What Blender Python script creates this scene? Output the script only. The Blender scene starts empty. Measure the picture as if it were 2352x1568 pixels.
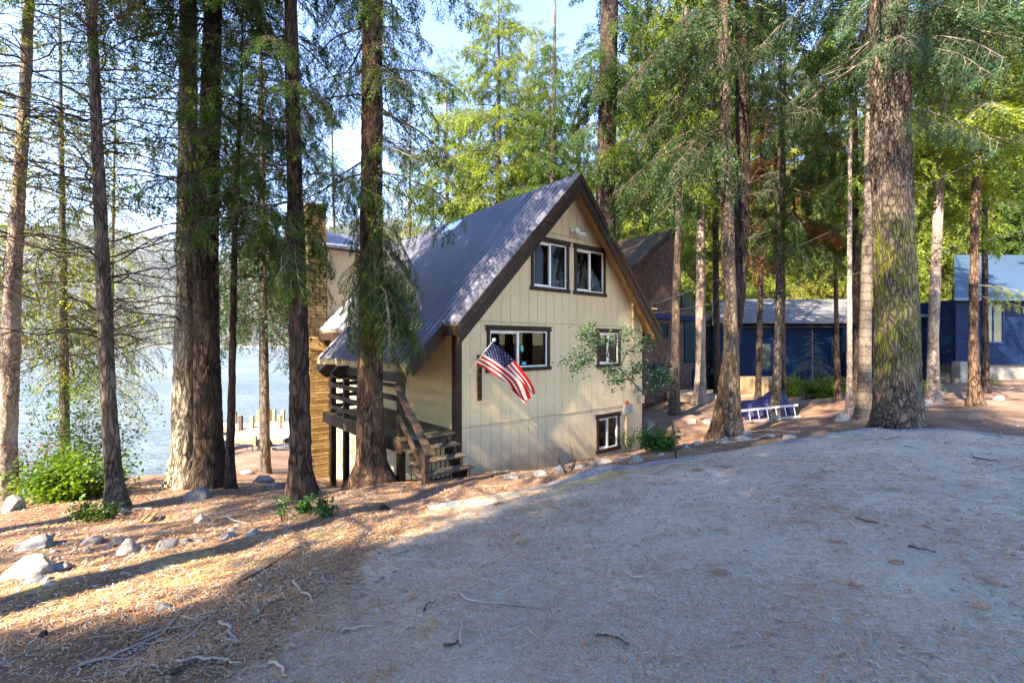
import bpy, math, random
import numpy as np
from mathutils import Vector, Matrix, noise
random.seed(7)
R = math.radians
scene = bpy.context.scene
col = scene.collection

# ------------------------------------------------------------------ camera, sky, sun, exposure
CAMZ = 1.7
cam_d = bpy.data.cameras.new('camera'); cam = bpy.data.objects.new('camera', cam_d); col.objects.link(cam)
cam.location = (0, 0, CAMZ); cam.rotation_euler = (R(90), 0, 0)
cam_d.lens = 16; cam_d.sensor_width = 36; cam_d.shift_y = 0.0013
cam_d.clip_start = 0.05; cam_d.clip_end = 12000
scene.camera = cam
SUN_EL, SUN_AZ = 40.0, math.degrees(math.atan2(-0.66, -0.75))
sd = Vector((math.sin(R(SUN_AZ))*math.cos(R(SUN_EL)), math.cos(R(SUN_AZ))*math.cos(R(SUN_EL)), math.sin(R(SUN_EL))))
w = bpy.data.worlds.new('World'); scene.world = w; w.use_nodes = True
wn = w.node_tree; wn.nodes.clear()
sky = wn.nodes.new('ShaderNodeTexSky'); sky.sky_type = 'NISHITA'; sky.sun_disc = False
sky.sun_elevation = R(SUN_EL); sky.sun_rotation = R(SUN_AZ); sky.altitude = 1800; sky.air_density = 1.0; sky.dust_density = 0.3; sky.ozone_density = 2.0
hs = wn.nodes.new('ShaderNodeHueSaturation'); hs.inputs['Saturation'].default_value = 1.25; hs.inputs['Hue'].default_value = .512
bg = wn.nodes.new('ShaderNodeBackground'); bg.inputs['Strength'].default_value = 0.12
wo = wn.nodes.new('ShaderNodeOutputWorld')
wn.links.new(sky.outputs[0], hs.inputs['Color']); wn.links.new(hs.outputs[0], bg.inputs[0]); wn.links.new(bg.outputs[0], wo.inputs[0])
sl = bpy.data.lights.new('sun', 'SUN'); sl.energy = 2.8; sl.angle = R(0.5); sl.color = (1.0, 0.975, 0.95)
so = bpy.data.objects.new('sun', sl); col.objects.link(so); so.rotation_euler = sd.to_track_quat('Z', 'Y').to_euler(); so.location = (-20, -20, 40)
scene.view_settings.view_transform = 'Standard'; scene.view_settings.look = 'None'
scene.view_settings.exposure = 3.4
scene.view_settings.use_white_balance = True; scene.view_settings.white_balance_temperature = 9300; scene.view_settings.white_balance_tint = 10; scene.view_settings.gamma = 1.0
scene.cycles.max_bounces = 6; scene.cycles.diffuse_bounces = 3; scene.cycles.transmission_bounces = 5; scene.cycles.transparent_max_bounces = 6
scene.cycles.use_denoising = True

# ------------------------------------------------------------------ measuring helpers (survey of the place)
F, CX, CY = 1045.3, 1176.0, 787.0
A = np.array([-1.155, 10.4]); U = np.array([.7687, .6396]); V = np.array([-.6397, .7685])   # house corner, front direction, depth direction
def ray(px, py, Y): return Vector(((px-CX)/F*Y, Y, CAMZ-(py-CY)/F*Y))
def hp(px, py, s=0):      # point on a plane parallel to the house front -> (t, z above camera)
    r = (px-CX)/F; P = A+V*s; t = (r*P[1]-P[0])/(U[0]-r*U[1]); Y = P[1]+U[1]*t
    return t, (CY-py)/F*Y

# ------------------------------------------------------------------ object helpers
def tag(o, label=None, cat=None, group=None, kind=None):
    if label: o['label'] = label
    if cat: o['category'] = cat
    if group: o['group'] = group
    if kind: o['kind'] = kind
    return o
def empty(name, loc=(0, 0, 0), rz=0.0, label=None, cat=None, group=None, parent=None):
    o = bpy.data.objects.new(name, None); col.objects.link(o); o.location = loc; o.rotation_euler = (0, 0, rz)
    o.empty_display_size = .2
    if parent: o.parent = parent
    return tag(o, label, cat, group)
def mesh_np(name, Vt, Fq, mi, mats, parent=None, smooth=False):
    me = bpy.data.meshes.new(name); nf = len(Fq); k = Fq.shape[1]
    me.vertices.add(len(Vt)); me.vertices.foreach_set('co', np.ascontiguousarray(Vt, dtype=np.float32).ravel())
    me.loops.add(nf*k); me.loops.foreach_set('vertex_index', np.ascontiguousarray(Fq, dtype=np.int32).ravel())
    me.polygons.add(nf); me.polygons.foreach_set('loop_start', np.arange(0, nf*k, k, dtype=np.int32))
    me.polygons.foreach_set('loop_total', np.full(nf, k, dtype=np.int32))
    for m in mats: me.materials.append(m)
    if mi is not None: me.polygons.foreach_set('material_index', np.ascontiguousarray(mi, dtype=np.int32))
    if smooth: me.polygons.foreach_set('use_smooth', np.ones(nf, dtype=bool))
    me.update(calc_edges=True)
    o = bpy.data.objects.new(name, me); col.objects.link(o)
    if parent: o.parent = parent
    return o
class MB:
    def __init__(s): s.v = []; s.f = []; s.m = []
    def add(s, vs, fs, m=0):
        b = len(s.v); s.v += [tuple(v) for v in vs]
        for f in fs: s.f.append(tuple(b+i for i in f)); s.m.append(m)
        return s
    BF = [(0, 3, 2, 1), (4, 5, 6, 7), (0, 1, 5, 4), (1, 2, 6, 5), (2, 3, 7, 6), (3, 0, 4, 7)]
    def box(s, x0, x1, y0, y1, z0, z1, m=0):
        return s.add([(x0, y0, z0), (x1, y0, z0), (x1, y1, z0), (x0, y1, z0), (x0, y0, z1), (x1, y0, z1), (x1, y1, z1), (x0, y1, z1)], s.BF, m)
    def beam(s, p0, p1, w, h, up=(0, 0, 1), m=0, off=(0, 0)):
        p0 = Vector(p0); p1 = Vector(p1); d = (p1-p0).normalized(); sx = d.cross(Vector(up))
        if sx.length < 1e-4: sx = d.cross(Vector((1, 0, 0)))
        sx.normalize(); uz = sx.cross(d)
        vs = []
        for p in (p0, p1):
            for a, b in ((-1, -1), (1, -1), (1, 1), (-1, 1)): vs.append(p+sx*(a*w/2+off[0])+uz*(b*h/2+off[1]))
        return s.add(vs, [(0, 1, 2, 3), (7, 6, 5, 4), (0, 4, 5, 1), (1, 5, 6, 2), (2, 6, 7, 3), (3, 7, 4, 0)], m)
    def tube(s, pts, rad, n=8, m=0, cap=True):
        pts = [Vector(p) for p in pts]; b = len(s.v); N = len(pts)
        if not hasattr(rad, '__len__'): rad = [rad]*N
        ref = None
        for i, p in enumerate(pts):
            d = (pts[min(i+1, N-1)]-pts[max(i-1, 0)]).normalized()
            if ref is None: ref = d.orthogonal().normalized()
            ref = (ref-d*ref.dot(d)).normalized(); q = d.cross(ref)
            for k in range(n):
                a = 2*math.pi*k/n; s.v.append(tuple(p+(ref*math.cos(a)+q*math.sin(a))*rad[i]))
        for i in range(N-1):
            for k in range(n):
                s.f.append((b+i*n+k, b+i*n+(k+1) % n, b+(i+1)*n+(k+1) % n, b+(i+1)*n+k)); s.m.append(m)
        if cap:
            s.f.append(tuple(b+k for k in range(n))[::-1]); s.m.append(m)
            s.f.append(tuple(b+(N-1)*n+k for k in range(n))); s.m.append(m)
        return s
    def prism(s, poly, fn0, fn1, m=0):     # poly: list of 2D, fnX maps (a,b)->3D
        n = len(poly); vs = [fn0(*p) for p in poly]+[fn1(*p) for p in poly]
        fs = [tuple(range(n))[::-1], tuple(range(n, 2*n))]+[(i, (i+1) % n, n+(i+1) % n, n+i) for i in range(n)]
        return s.add(vs, fs, m)
    def build(s, name, mats, parent=None, smooth=False, bevel=0.0, loc=None):
        me = bpy.data.meshes.new(name)
        me.from_pydata([tuple(v) for v in s.v], [], s.f)
        if not isinstance(mats, (list, tuple)): mats = [mats]
        for m in mats: me.materials.append(m)
        me.polygons.foreach_set('material_index', s.m)
        if smooth: me.polygons.foreach_set('use_smooth', [True]*len(s.f))
        o = bpy.data.objects.new(name, me); col.objects.link(o)
        if parent: o.parent = parent
        if loc is not None: o.location = loc
        if bevel:
            md = o.modifiers.new('bevel', 'BEVEL'); md.width = bevel; md.segments = 1; md.limit_method = 'ANGLE'
        return o

# ------------------------------------------------------------------ materials
def nt(name):
    m = bpy.data.materials.new(name); m.use_nodes = True; t = m.node_tree; b = t.nodes['Principled BSDF']; return m, t, b
class N:
    def __init__(s, t): s.t = t
    def n(s, k, **kw):
        x = s.t.nodes.new(k)
        for a, b in kw.items():
            if a.startswith('i_'):
                key = a[2:]; key = int(key) if key.isdigit() else key.replace('_', ' '); x.inputs[key].default_value = b
            else: setattr(x, a, b)
        return x
    def l(s, a, b): s.t.links.new(a, b)
    def coords(s, scale=(1, 1, 1), kind='Object'):
        c = s.n('ShaderNodeTexCoord'); m = s.n('ShaderNodeMapping'); m.inputs['Scale'].default_value = scale
        s.l(c.outputs[kind], m.inputs[0]); return m.outputs[0]
    def noise(s, vec, scale, detail=4, rough=.55, dist=0):
        x = s.n('ShaderNodeTexNoise'); x.inputs['Scale'].default_value = scale; x.inputs['Detail'].default_value = detail
        x.inputs['Roughness'].default_value = rough; x.inputs['Distortion'].default_value = dist
        if vec is not None: s.l(vec, x.inputs['Vector'])
        return x.outputs['Fac']
    def ramp(s, fac, stops, interp='LINEAR'):
        x = s.n('ShaderNodeValToRGB'); e = x.color_ramp.elements; x.color_ramp.interpolation = interp
        while len(e) < len(stops): e.new(.5)
        for i, (p, c) in enumerate(stops):
            e[i].position = p; e[i].color = (c[0], c[1], c[2], 1) if hasattr(c, '__len__') else (c, c, c, 1)
        s.l(fac, x.inputs[0]); return x.outputs[0]
    def mix(s, fac, a, b, mode='MIX'):
        x = s.n('ShaderNodeMix', data_type='RGBA', blend_type=mode)
        for v, i in ((fac, 0), (a, 6), (b, 7)):
            if hasattr(v, 'is_linked') or hasattr(v, 'links'): s.l(v, x.inputs[i])
            else: x.inputs[i].default_value = v if i == 0 else (v[0], v[1], v[2], 1)
        return x.outputs[2]
    def math(s, op, a, b=None):
        x = s.n('ShaderNodeMath', operation=op)
        for v, i in ((a, 0), (b, 1)):
            if v is None: continue
            if hasattr(v, 'links'): s.l(v, x.inputs[i])
            else: x.inputs[i].default_value = v
        return x.outputs[0]
    def bump(s, h, dist, strength, bsdf, prev=None):
        x = s.n('ShaderNodeBump'); x.inputs['Distance'].default_value = dist; x.inputs['Strength'].default_value = strength
        s.l(h, x.inputs['Height'])
        if prev is not None: s.l(prev, x.inputs['Normal'])
        if bsdf is not None: s.l(x.outputs[0], bsdf.inputs['Normal'])
        return x.outputs[0]

def plain(name, c, rough=.7, var=.12, scale=6, metal=0, bump=0, stretch=(1, 1, 1), spec=.12):
    m, t, b = nt(name); g = N(t); v = g.coords(stretch)
    f = g.noise(v, scale, 6, .65)
    d = tuple(x*(1-var*2) for x in c); e = tuple(min(1, x*(1+var)) for x in c)
    g.l(g.ramp(f, [(.3, d), (.7, e)]), b.inputs['Base Color'])
    b.inputs['Roughness'].default_value = rough; b.inputs['Metallic'].default_value = metal; b.inputs['Specular IOR Level'].default_value = spec
    if bump: g.bump(g.noise(v, scale*5, 5), bump, .6, b)
    return m

def bark(name, crack, lo, hi, sc=14, st=.22, moss=0, mosscol=(.17, .2, .02), band=0, depth=.03, mossz=(0, 9)):
    m, t, b = nt(name); g = N(t)
    v = g.coords((1, 1, st)); dn = g.n('ShaderNodeTexNoise'); dn.inputs['Scale'].default_value = 5; dn.inputs['Detail'].default_value = 3
    g.l(v, dn.inputs['Vector'])
    va = g.n('ShaderNodeVectorMath', operation='MULTIPLY_ADD'); g.l(dn.outputs['Color'], va.inputs[0]); va.inputs[1].default_value = (.30, .30, .22); g.l(v, va.inputs[2])
    vo = g.n('ShaderNodeTexVoronoi', feature='DISTANCE_TO_EDGE'); vo.inputs['Scale'].default_value = sc; g.l(va.outputs[0], vo.inputs['Vector'])
    vc = g.n('ShaderNodeTexVoronoi', feature='F1'); vc.inputs['Scale'].default_value = sc; g.l(va.outputs[0], vc.inputs['Vector'])
    ef = g.noise(g.coords((1, 1, st*.8)), sc*1.1, 6, .7, 1.2)
    e = g.ramp(g.math('ADD', g.math('MULTIPLY', vo.outputs['Distance'], .9), g.math('MULTIPLY', g.math('SUBTRACT', ef, .5), .45)), [(-.0, 0), (.06, .45), (.15, 1)])
    fine = g.noise(g.coords((1, 1, .35)), 30, 8, .75, .4)
    big = g.noise(g.coords((1, 1, .5)), 3.2, 3)
    plate = g.ramp(fine, [(.32, lo), (.68, hi)])
    tint = g.ramp(vc.outputs['Color'], [(.2, (.72, .7, .7)), (.8, (1.12, 1.08, 1.05))])
    plate = g.mix(1.0, plate, tint, 'MULTIPLY')
    c = g.mix(e, crack, plate)
    c = g.mix(g.ramp(big, [(.4, 0), (.62, .45)]), c, tuple(x*1.35 for x in hi))
    if band:
        bz = g.n('ShaderNodeTexWave', wave_type='BANDS', bands_direction='Z'); bz.inputs['Scale'].default_value = 1.4; bz.inputs['Distortion'].default_value = 3.5; bz.inputs['Detail'].default_value = 3
        g.l(g.coords(), bz.inputs[0]); c = g.mix(g.ramp(bz.outputs['Fac'], [(.0, band), (.16, 0)]), c, crack)
    if moss:
        mn = g.noise(g.coords((1, 1, .45)), 8.5, 10, .85)
        sx = g.n('ShaderNodeSeparateXYZ'); g.l(g.n('ShaderNodeTexCoord').outputs['Object'], sx.inputs[0])
        zz = g.ramp(g.math('MULTIPLY', sx.outputs['Z'], .1), [(max(0, mossz[0]*.1), 0), (mossz[0]*.1+.05, 1), (mossz[1]*.1-.08, 1), (mossz[1]*.1, 0)])
        side = g.ramp(g.math('ABSOLUTE', sx.outputs['X']), [(.1, .55), (.5, 1)])
        mm = g.math('MULTIPLY', g.math('MULTIPLY', g.ramp(mn, [(.62-moss*.16, 0), (.65-moss*.16, 1)]), zz), side)
        c = g.mix(mm, c, g.mix(fine, tuple(x*.6 for x in mosscol), tuple(x*1.5 for x in mosscol)))
    g.l(c, b.inputs['Base Color']); b.inputs['Roughness'].default_value = .92; b.inputs['Specular IOR Level'].default_value = .15
    p = g.bump(e, depth, 1.0, None); g.bump(fine, depth*.35, .8, b, p)
    return m

def leaf(name, cols, trans=.35, tcol=None):
    m, t, b = nt(name); g = N(t)
    geo = g.n('ShaderNodeNewGeometry')
    c = g.ramp(geo.outputs['Random Per Island'], [(i/(len(cols)-1), x) for i, x in enumerate(cols)])
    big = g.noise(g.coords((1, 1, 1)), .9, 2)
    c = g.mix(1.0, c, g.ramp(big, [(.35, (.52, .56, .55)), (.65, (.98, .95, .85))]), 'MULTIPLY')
    out = t.nodes['Material Output']; t.nodes.remove(b)
    d = g.n('ShaderNodeBsdfDiffuse'); tr = g.n('ShaderNodeBsdfTranslucent'); mx = g.n('ShaderNodeMixShader'); mx.inputs[0].default_value = trans
    g.l(c, d.inputs[0]); g.l(g.mix(1.0, c, tcol or (1.5, 1.45, .6), 'MULTIPLY'), tr.inputs[0])
    gl = g.n('ShaderNodeBsdfGlossy'); gl.inputs['Roughness'].default_value = .45; gl.inputs['Color'].default_value = (.8, .85, .9, 1)
    m2 = g.n('ShaderNodeMixShader'); m2.inputs[0].default_value = .018
    g.l(d.outputs[0], mx.inputs[1]); g.l(tr.outputs[0], mx.inputs[2]); g.l(mx.outputs[0], m2.inputs[1]); g.l(gl.outputs[0], m2.inputs[2]); g.l(m2.outputs[0], out.inputs[0])
    return m

M = {}
M['siding'] = None
def siding(name, c):
    m, t, b = nt(name); g = N(t)
    v = g.coords((1, 1, .12)); f = g.noise(v, 30, 5, .6); f2 = g.noise(g.coords(), 1.1, 4)
    cc = g.ramp(f, [(.3, tuple(x*.88 for x in c)), (.7, tuple(x*1.05 for x in c))])
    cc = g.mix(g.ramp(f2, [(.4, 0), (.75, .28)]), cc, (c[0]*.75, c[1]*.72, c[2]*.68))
    sx = g.n('ShaderNodeSeparateXYZ'); g.l(g.n('ShaderNodeTexCoord').outputs['Object'], sx.inputs[0])
    st = g.noise(g.coords((6, 6, .5)), 3, 4, .7)
    cc = g.mix(g.ramp(st, [(.58, 0), (.72, .22)]), cc, (.34, .29, .2))
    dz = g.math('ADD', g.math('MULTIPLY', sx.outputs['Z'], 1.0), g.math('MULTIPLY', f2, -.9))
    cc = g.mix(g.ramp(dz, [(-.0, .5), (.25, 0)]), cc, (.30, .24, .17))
    g.l(cc, b.inputs['Base Color']); b.inputs['Roughness'].default_value = .62; b.inputs['Specular IOR Level'].default_value = .25
    g.bump(f, .004, .5, b)
    return m
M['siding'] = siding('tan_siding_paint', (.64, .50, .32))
M['trim'] = plain('brown_trim_paint', (.040, .024, .018), .5, .25, 9, bump=.003)
M['rail'] = plain('weathered_dark_wood', (.085, .055, .042), .8, .35, 7, bump=.006, stretch=(1, 1, 1))
M['tread'] = plain('worn_tread_wood', (.15, .115, .085), .85, .4, 9, bump=.008)
M['soffit'] = plain('tan_soffit', (.42, .27, .13), .7, .1, 5)
M['vinyl'] = plain('white_vinyl', (.72, .72, .72), .35, .03, 4, spec=.5)
M['brick'] = None
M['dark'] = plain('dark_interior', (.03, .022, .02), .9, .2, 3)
M['chrome'] = plain('white_metal', (.7, .7, .68), .4, .05, 8)
M['greybox'] = plain('grey_metal_box', (.32, .34, .34), .45, .1, 8, metal=.2)
M['red'] = plain('red_plastic', (.55, .04, .02), .5)
M['black'] = plain('black_cloth', (.012, .012, .018), .7, .3, 9, bump=.01)
M['rope'] = plain('cream_cable', (.6, .48, .28), .6)
M['cable'] = plain('black_cable', (.05, .05, .055), .4)
M['concrete'] = plain('concrete', (.19, .18, .165), .9, .15, 5, bump=.005)
M['alu'] = plain('aluminium', (.62, .63, .65), .4, .08, 9, metal=.5)
M['tarp'] = None
def roofmat(name, c1, c2, patch=None):
    m, t, b = nt(name); g = N(t)
    f = g.noise(g.coords((1, 1, 1)), 1.3, 6, .65); f2 = g.noise(g.coords((9, 9, 9)), 6, 4, .7)
    c = g.ramp(f, [(.3, c1), (.7, c2)])
    c = g.mix(g.ramp(f2, [(.66, 0), (.8, .15)]), c, (.30, .25, .2))
    g.l(c, b.inputs['Base Color']); b.inputs['Roughness'].default_value = .45; b.inputs['Metallic'].default_value = .1; b.inputs['Specular IOR Level'].default_value = .3
    return m
M['metalroof'] = roofmat('purple_grey_metal_roof', (.115, .12, .155), (.15, .155, .195))
def brickmat(name, c1, c2, mortar, sx=3.2, sz=9):
    m, t, b = nt(name); g = N(t)
    c0 = g.n('ShaderNodeTexCoord'); s = g.n('ShaderNodeSeparateXYZ'); g.l(c0.outputs['Object'], s.inputs[0])
    h = g.math('ADD', s.outputs['X'], s.outputs['Y']); cb = g.n('ShaderNodeCombineXYZ'); g.l(h, cb.inputs[0]); g.l(s.outputs['Z'], cb.inputs[1])
    br = g.n('ShaderNodeTexBrick'); br.inputs['Scale'].default_value = 1; br.inputs['Brick Width'].default_value = 1/sx; br.inputs['Row Height'].default_value = 1/sz
    br.inputs['Mortar Size'].default_value = .012; br.inputs['Mortar Smooth'].default_value = .6; br.inputs['Bias'].default_value = 0
    br.inputs['Color1'].default_value = (*c1, 1); br.inputs['Color2'].default_value = (*c2, 1); br.inputs['Mortar'].default_value = (*mortar, 1)
    dn = g.n('ShaderNodeTexNoise'); dn.inputs['Scale'].default_value = 3; va = g.n('ShaderNodeVectorMath', operation='MULTIPLY_ADD'); g.l(dn.outputs['Color'], va.inputs[0]); va.inputs[1].default_value = (.05, .05, 0); g.l(cb.outputs[0], va.inputs[2]); g.l(c0.outputs['Object'], dn.inputs[0])
    g.l(va.outputs[0], br.inputs['Vector'])
    f = g.noise(c0.outputs['Object'], 14, 6, .7)
    g.l(g.mix(1, br.outputs['Color'], g.ramp(f, [(.3, .6), (.7, 1.2)]), 'MULTIPLY'), b.inputs['Base Color']); b.inputs['Roughness'].default_value = .85; b.inputs['Specular IOR Level'].default_value = .12
    p = g.bump(br.outputs['Fac'], .02, -1, None); g.bump(f, .01, .6, b, p)
    return m
M['brick'] = brickmat('golden_rough_brick', (.34, .24, .12), (.22, .14, .07), (.08, .055, .035), 3.0, 8.7)
M['shingle'] = brickmat('brown_wood_shingle', (.17, .105, .085), (.085, .055, .055), (.02, .015, .015), 5.5, 6)
def lap(name, c, per=.17):
    m, t, b = nt(name); g = N(t)
    s = g.n('ShaderNodeSeparateXYZ'); g.l(g.n('ShaderNodeTexCoord').outputs['Object'], s.inputs[0])
    fr = g.math('FRACT', g.math('DIVIDE', s.outputs['Z'], per)); f = g.noise(g.coords((.4, .4, 4)), 5, 5)
    g.l(g.mix(g.ramp(fr, [(.0, 1), (.1, 0)]), g.ramp(f, [(.3, tuple(x*.8 for x in c)), (.7, tuple(x*1.2 for x in c))]), tuple(x*.25 for x in c)), b.inputs['Base Color'])
    b.inputs['Roughness'].default_value = .65; b.inputs['Specular IOR Level'].default_value = .08; g.bump(fr, .02, 1, b)
    return m
M['blue'] = lap('blue_lap_siding', (.004, .017, .055))
M['blue2'] = plain('blue_trim', (.006, .018, .085), .5)
M['greyroof'] = brickmat('grey_shingle_roof', (.10, .105, .12), (.18, .185, .20), (.05, .05, .06), 4, 7)
M['paleroof'] = plain('pale_blue_metal_roof', (.05, .10, .18), .4, .1, 3, metal=.3)
M['deckwood'] = plain('grey_deck_boards', (.33, .27, .21), .8, .2, 8, bump=.006)
M['mossdeck'] = plain('mossy_deck_boards', (.17, .15, .07), .85, .35, 6, bump=.006)
M['fencewood'] = plain('brown_fence_wood', (.13, .085, .055), .85, .3, 6, bump=.006)
M['signwood'] = plain('red_brown_sign_wood', (.13, .045, .02), .5, .3, 8, bump=.004)
M['dockwood'] = plain('pale_dock_boards', (.34, .31, .26), .8, .1, 4)
M['dockpost'] = plain('tan_dock_post', (.30, .22, .13), .8, .15, 4)
M['lamp'] = plain('green_lamp_shade', (.12, .34, .24), .8, .1, 20)
M['teal'] = plain('teal_sticker', (.05, .45, .38), .5, .05)
M['skyblue'] = plain('blue_sticker', (.05, .35, .6), .5, .05)
M['curtain'] = plain('olive_curtain', (.055, .05, .025), .9, .2, 20)
M['fred'] = plain('flag_red_cloth', (.40, .010, .018), .75, .1, 12)
M['fwhite'] = plain('flag_white_cloth', (.62, .60, .64), .75, .04, 12)
M['fblue'] = plain('flag_blue_cloth', (.008, .02, .10), .75, .1, 12)
M['rock'] = None
def rockmat(name, c1, c2):
    m, t, b = nt(name); g = N(t); v = g.coords()
    f = g.noise(v, 4, 8, .7); f2 = g.noise(v, 30, 6, .7)
    c = g.ramp(f, [(.3, c1), (.65, c2)]); c = g.mix(1, c, g.ramp(f2, [(.3, .65), (.7, 1.15)]), 'MULTIPLY')
    g.l(c, b.inputs['Base Color']); b.inputs['Roughness'].default_value = .9; g.bump(f2, .01, .8, b, g.bump(f, .05, .7, None))
    return m
M['rock'] = rockmat('pale_granite', (.17, .155, .145), (.38, .35, .32))
M['rock2'] = rockmat('blue_grey_granite', (.12, .12, .125), (.26, .255, .25))
m, t, b = nt('glass_pane'); g = N(t); out = t.nodes['Material Output']; t.nodes.remove(b)
tr = g.n('ShaderNodeBsdfTransparent'); tr.inputs[0].default_value = (.45, .47, .47, 1); gl = g.n('ShaderNodeBsdfGlossy'); gl.inputs['Roughness'].default_value = .0
fr = g.n('ShaderNodeFresnel'); fr.inputs[0].default_value = 1.22; mx = g.n('ShaderNodeMixShader')
g.l(fr.outputs[0], mx.inputs[0]); g.l(tr.outputs[0], mx.inputs[1]); g.l(gl.outputs[0], mx.inputs[2]); g.l(mx.outputs[0], out.inputs[0]); M['glass'] = m
m, t, b = nt('lake_water'); g = N(t)
b.inputs['Base Color'].default_value = (.10, .17, .19, 1); b.inputs['Roughness'].default_value = .32; b.inputs['IOR'].default_value = 1.33; b.inputs['Specular IOR Level'].default_value = .22
v1 = g.coords((1, 2.2, 1)); f1 = g.noise(v1, .9, 3, .6, .3); f2 = g.noise(g.coords((1, 2.6, 1)), .14, 5, .6, .5); f3 = g.noise(g.coords((1, 1.5, 1)), .012, 3)
g.l(g.ramp(f3, [(.4, (.075, .105, .12)), (.65, (.13, .165, .18))]), b.inputs['Base Color'])
p = g.bump(f2, 1.1, 1.0, None); g.bump(f1, .3, 1.0, b, p); M['water'] = m

def floor_mat(name, drive):
    m, t, b = nt(name); g = N(t); v = g.coords((1, 1, 1))
    # needle litter
    n1 = g.noise(v, 60, 6, .8, .6); n2 = g.noise(v, 7, 5, .6); n3 = g.noise(v, 1.1, 4, .6); n4 = g.noise(v, 190, 4, .7)
    lit = g.ramp(n1, [(.28, (.05, .030, .024)), (.45, (.145, .085, .064)), (.58, (.25, .155, .115)), (.72, (.42, .31, .235))])
    lit = g.mix(g.ramp(n2, [(.38, .0), (.62, .55)]), lit, g.ramp(n4, [(.35, (.10, .055, .038)), (.65, (.26, .145, .095))]))
    lit = g.mix(g.ramp(n3, [(.42, 0), (.66, .6)]), lit, g.ramp(n4, [(.35, (.18, .13, .10)), (.65, (.40, .30, .23))]))
    ye = g.noise(g.coords((1, 1.8, 1)), .8, 6, .75, .6)
    at = g.n('ShaderNodeAttribute', attribute_name='gravel')
    ea = g.n('ShaderNodeAttribute', attribute_name='pollen')
    # gravel / asphalt
    g1 = g.noise(v, 120, 5, .85); g2 = g.n('ShaderNodeTexVoronoi'); g2.inputs['Scale'].default_value = 75; g.l(v, g2.inputs['Vector'])
    gr = g.ramp(g1, [(.3, (.28, .225, .175)), (.5, (.56, .465, .365)), (.7, (.78, .665, .54))])
    gr = g.mix(.45, gr, g.ramp(g2.outputs['Color'], [(.1, (.28, .235, .19)), (.9, (.78, .67, .56))]))
    gr = g.mix(g.ramp(n3, [(.35, 0), (.7, .3)]), gr, (.36, .31, .26))
    sp = g.ramp(g.noise(v, 46, 5, .85, .8), [(.545, 0), (.60, .8)])
    pat = g.math('MULTIPLY', sp, g.ramp(g.noise(v, 1.7, 5, .7), [(.38, .30), (.62, 1)]))
    gr = g.mix(pat, gr, (.46, .26, .12))
    gr = g.mix(g.ramp(g.noise(g.coords((1, .5, 1)), .55, 6, .7, .8), [(.5, 0), (.72, .25)]), gr, (.30, .255, .21))
    cr = g.n('ShaderNodeTexVoronoi', feature='DISTANCE_TO_EDGE'); cr.inputs['Scale'].default_value = .55; g.l(g.coords((1, 1, 1)), cr.inputs['Vector'])
    mask = g.ramp(g.math('ADD', at.outputs['Fac'], g.math('MULTIPLY', g.math('SUBTRACT', g.noise(v, 2.6, 7, .75), .5), 1.3)), [(.38, 0), (.62, 1)])
    c = g.mix(mask, lit, gr)
    pm = g.math('MULTIPLY', g.ramp(ye, [(.50, 0), (.56, .9)]), ea.outputs['Fac'])
    c = g.mix(pm, c, g.mix(n1, (.26, .20, .06), (.62, .52, .20)))
    g.l(c, b.inputs['Base Color']); b.inputs['Roughness'].default_value = .95; b.inputs['Specular IOR Level'].default_value = .15
    p = g.bump(n2, .06, .7, None); p = g.bump(n1, .022, .9, None, p); g.bump(n4, .01, .6, b, p)
    return m
M['floor'] = floor_mat('forest_floor', 0)
M['asphalt'] = rockmat('blue_grey_asphalt', (.12, .125, .14), (.26, .265, .285))

M['bark_grey'] = bark('grey_fir_bark', (.022, .016, .013), (.075, .058, .048), (.165, .132, .112), 13, .22)
M['bark_light'] = bark('pale_furrowed_bark', (.035, .024, .018), (.09, .066, .052), (.19, .145, .112), 15, .3)
M['bark_dark'] = bark('dark_furrowed_bark', (.008, .0055, .005), (.035, .024, .02), (.085, .058, .047), 12, .18)
M['bark_red'] = bark('red_brown_bark', (.018, .009, .006), (.065, .038, .028), (.15, .095, .068), 12, .25)
M['bark_smooth'] = bark('smooth_ringed_bark', (.03, .022, .018), (.12, .095, .08), (.21, .175, .15), 30, .7, band=.5, depth=.008)
M['bark_moss'] = bark('mossy_fir_bark', (.022, .016, .014), (.075, .058, .050), (.165, .13, .112), 19, .22, moss=.86, mosscol=(.14, .16, .02), mossz=(.9, 4.6), depth=.045)
M['bark_lichen'] = bark('lichen_flecked_bark', (.055, .04, .03), (.20, .165, .13), (.38, .33, .26), 13, .25, moss=.45, mosscol=(.26, .28, .07), mossz=(.3, 4))
M['bark_pink'] = bark('pink_grey_bark', (.10, .07, .06), (.23, .175, .15), (.40, .32, .275), 16, .5, depth=.015)
M['twig'] = plain('brown_twig', (.085, .062, .05), .9, .3, 9)
M['twig_pale'] = plain('pale_dead_twig', (.20, .17, .145), .9, .25, 9)
M['stick'] = plain('bleached_stick', (.38, .33, .28), .9, .25, 9)
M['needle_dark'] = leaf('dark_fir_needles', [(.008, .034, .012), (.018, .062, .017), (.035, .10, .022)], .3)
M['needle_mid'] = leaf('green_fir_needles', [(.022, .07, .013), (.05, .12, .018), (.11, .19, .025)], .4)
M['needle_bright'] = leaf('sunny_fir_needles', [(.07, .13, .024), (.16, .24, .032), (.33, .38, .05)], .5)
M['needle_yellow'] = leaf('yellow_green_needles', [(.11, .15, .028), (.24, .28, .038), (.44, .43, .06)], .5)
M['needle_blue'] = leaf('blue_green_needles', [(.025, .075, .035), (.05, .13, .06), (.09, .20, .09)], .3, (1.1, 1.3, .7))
M['needle_rust'] = leaf('rusty_dead_needles', [(.16, .06, .02), (.30, .11, .04)], .3, (1.3, .9, .5))
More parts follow.
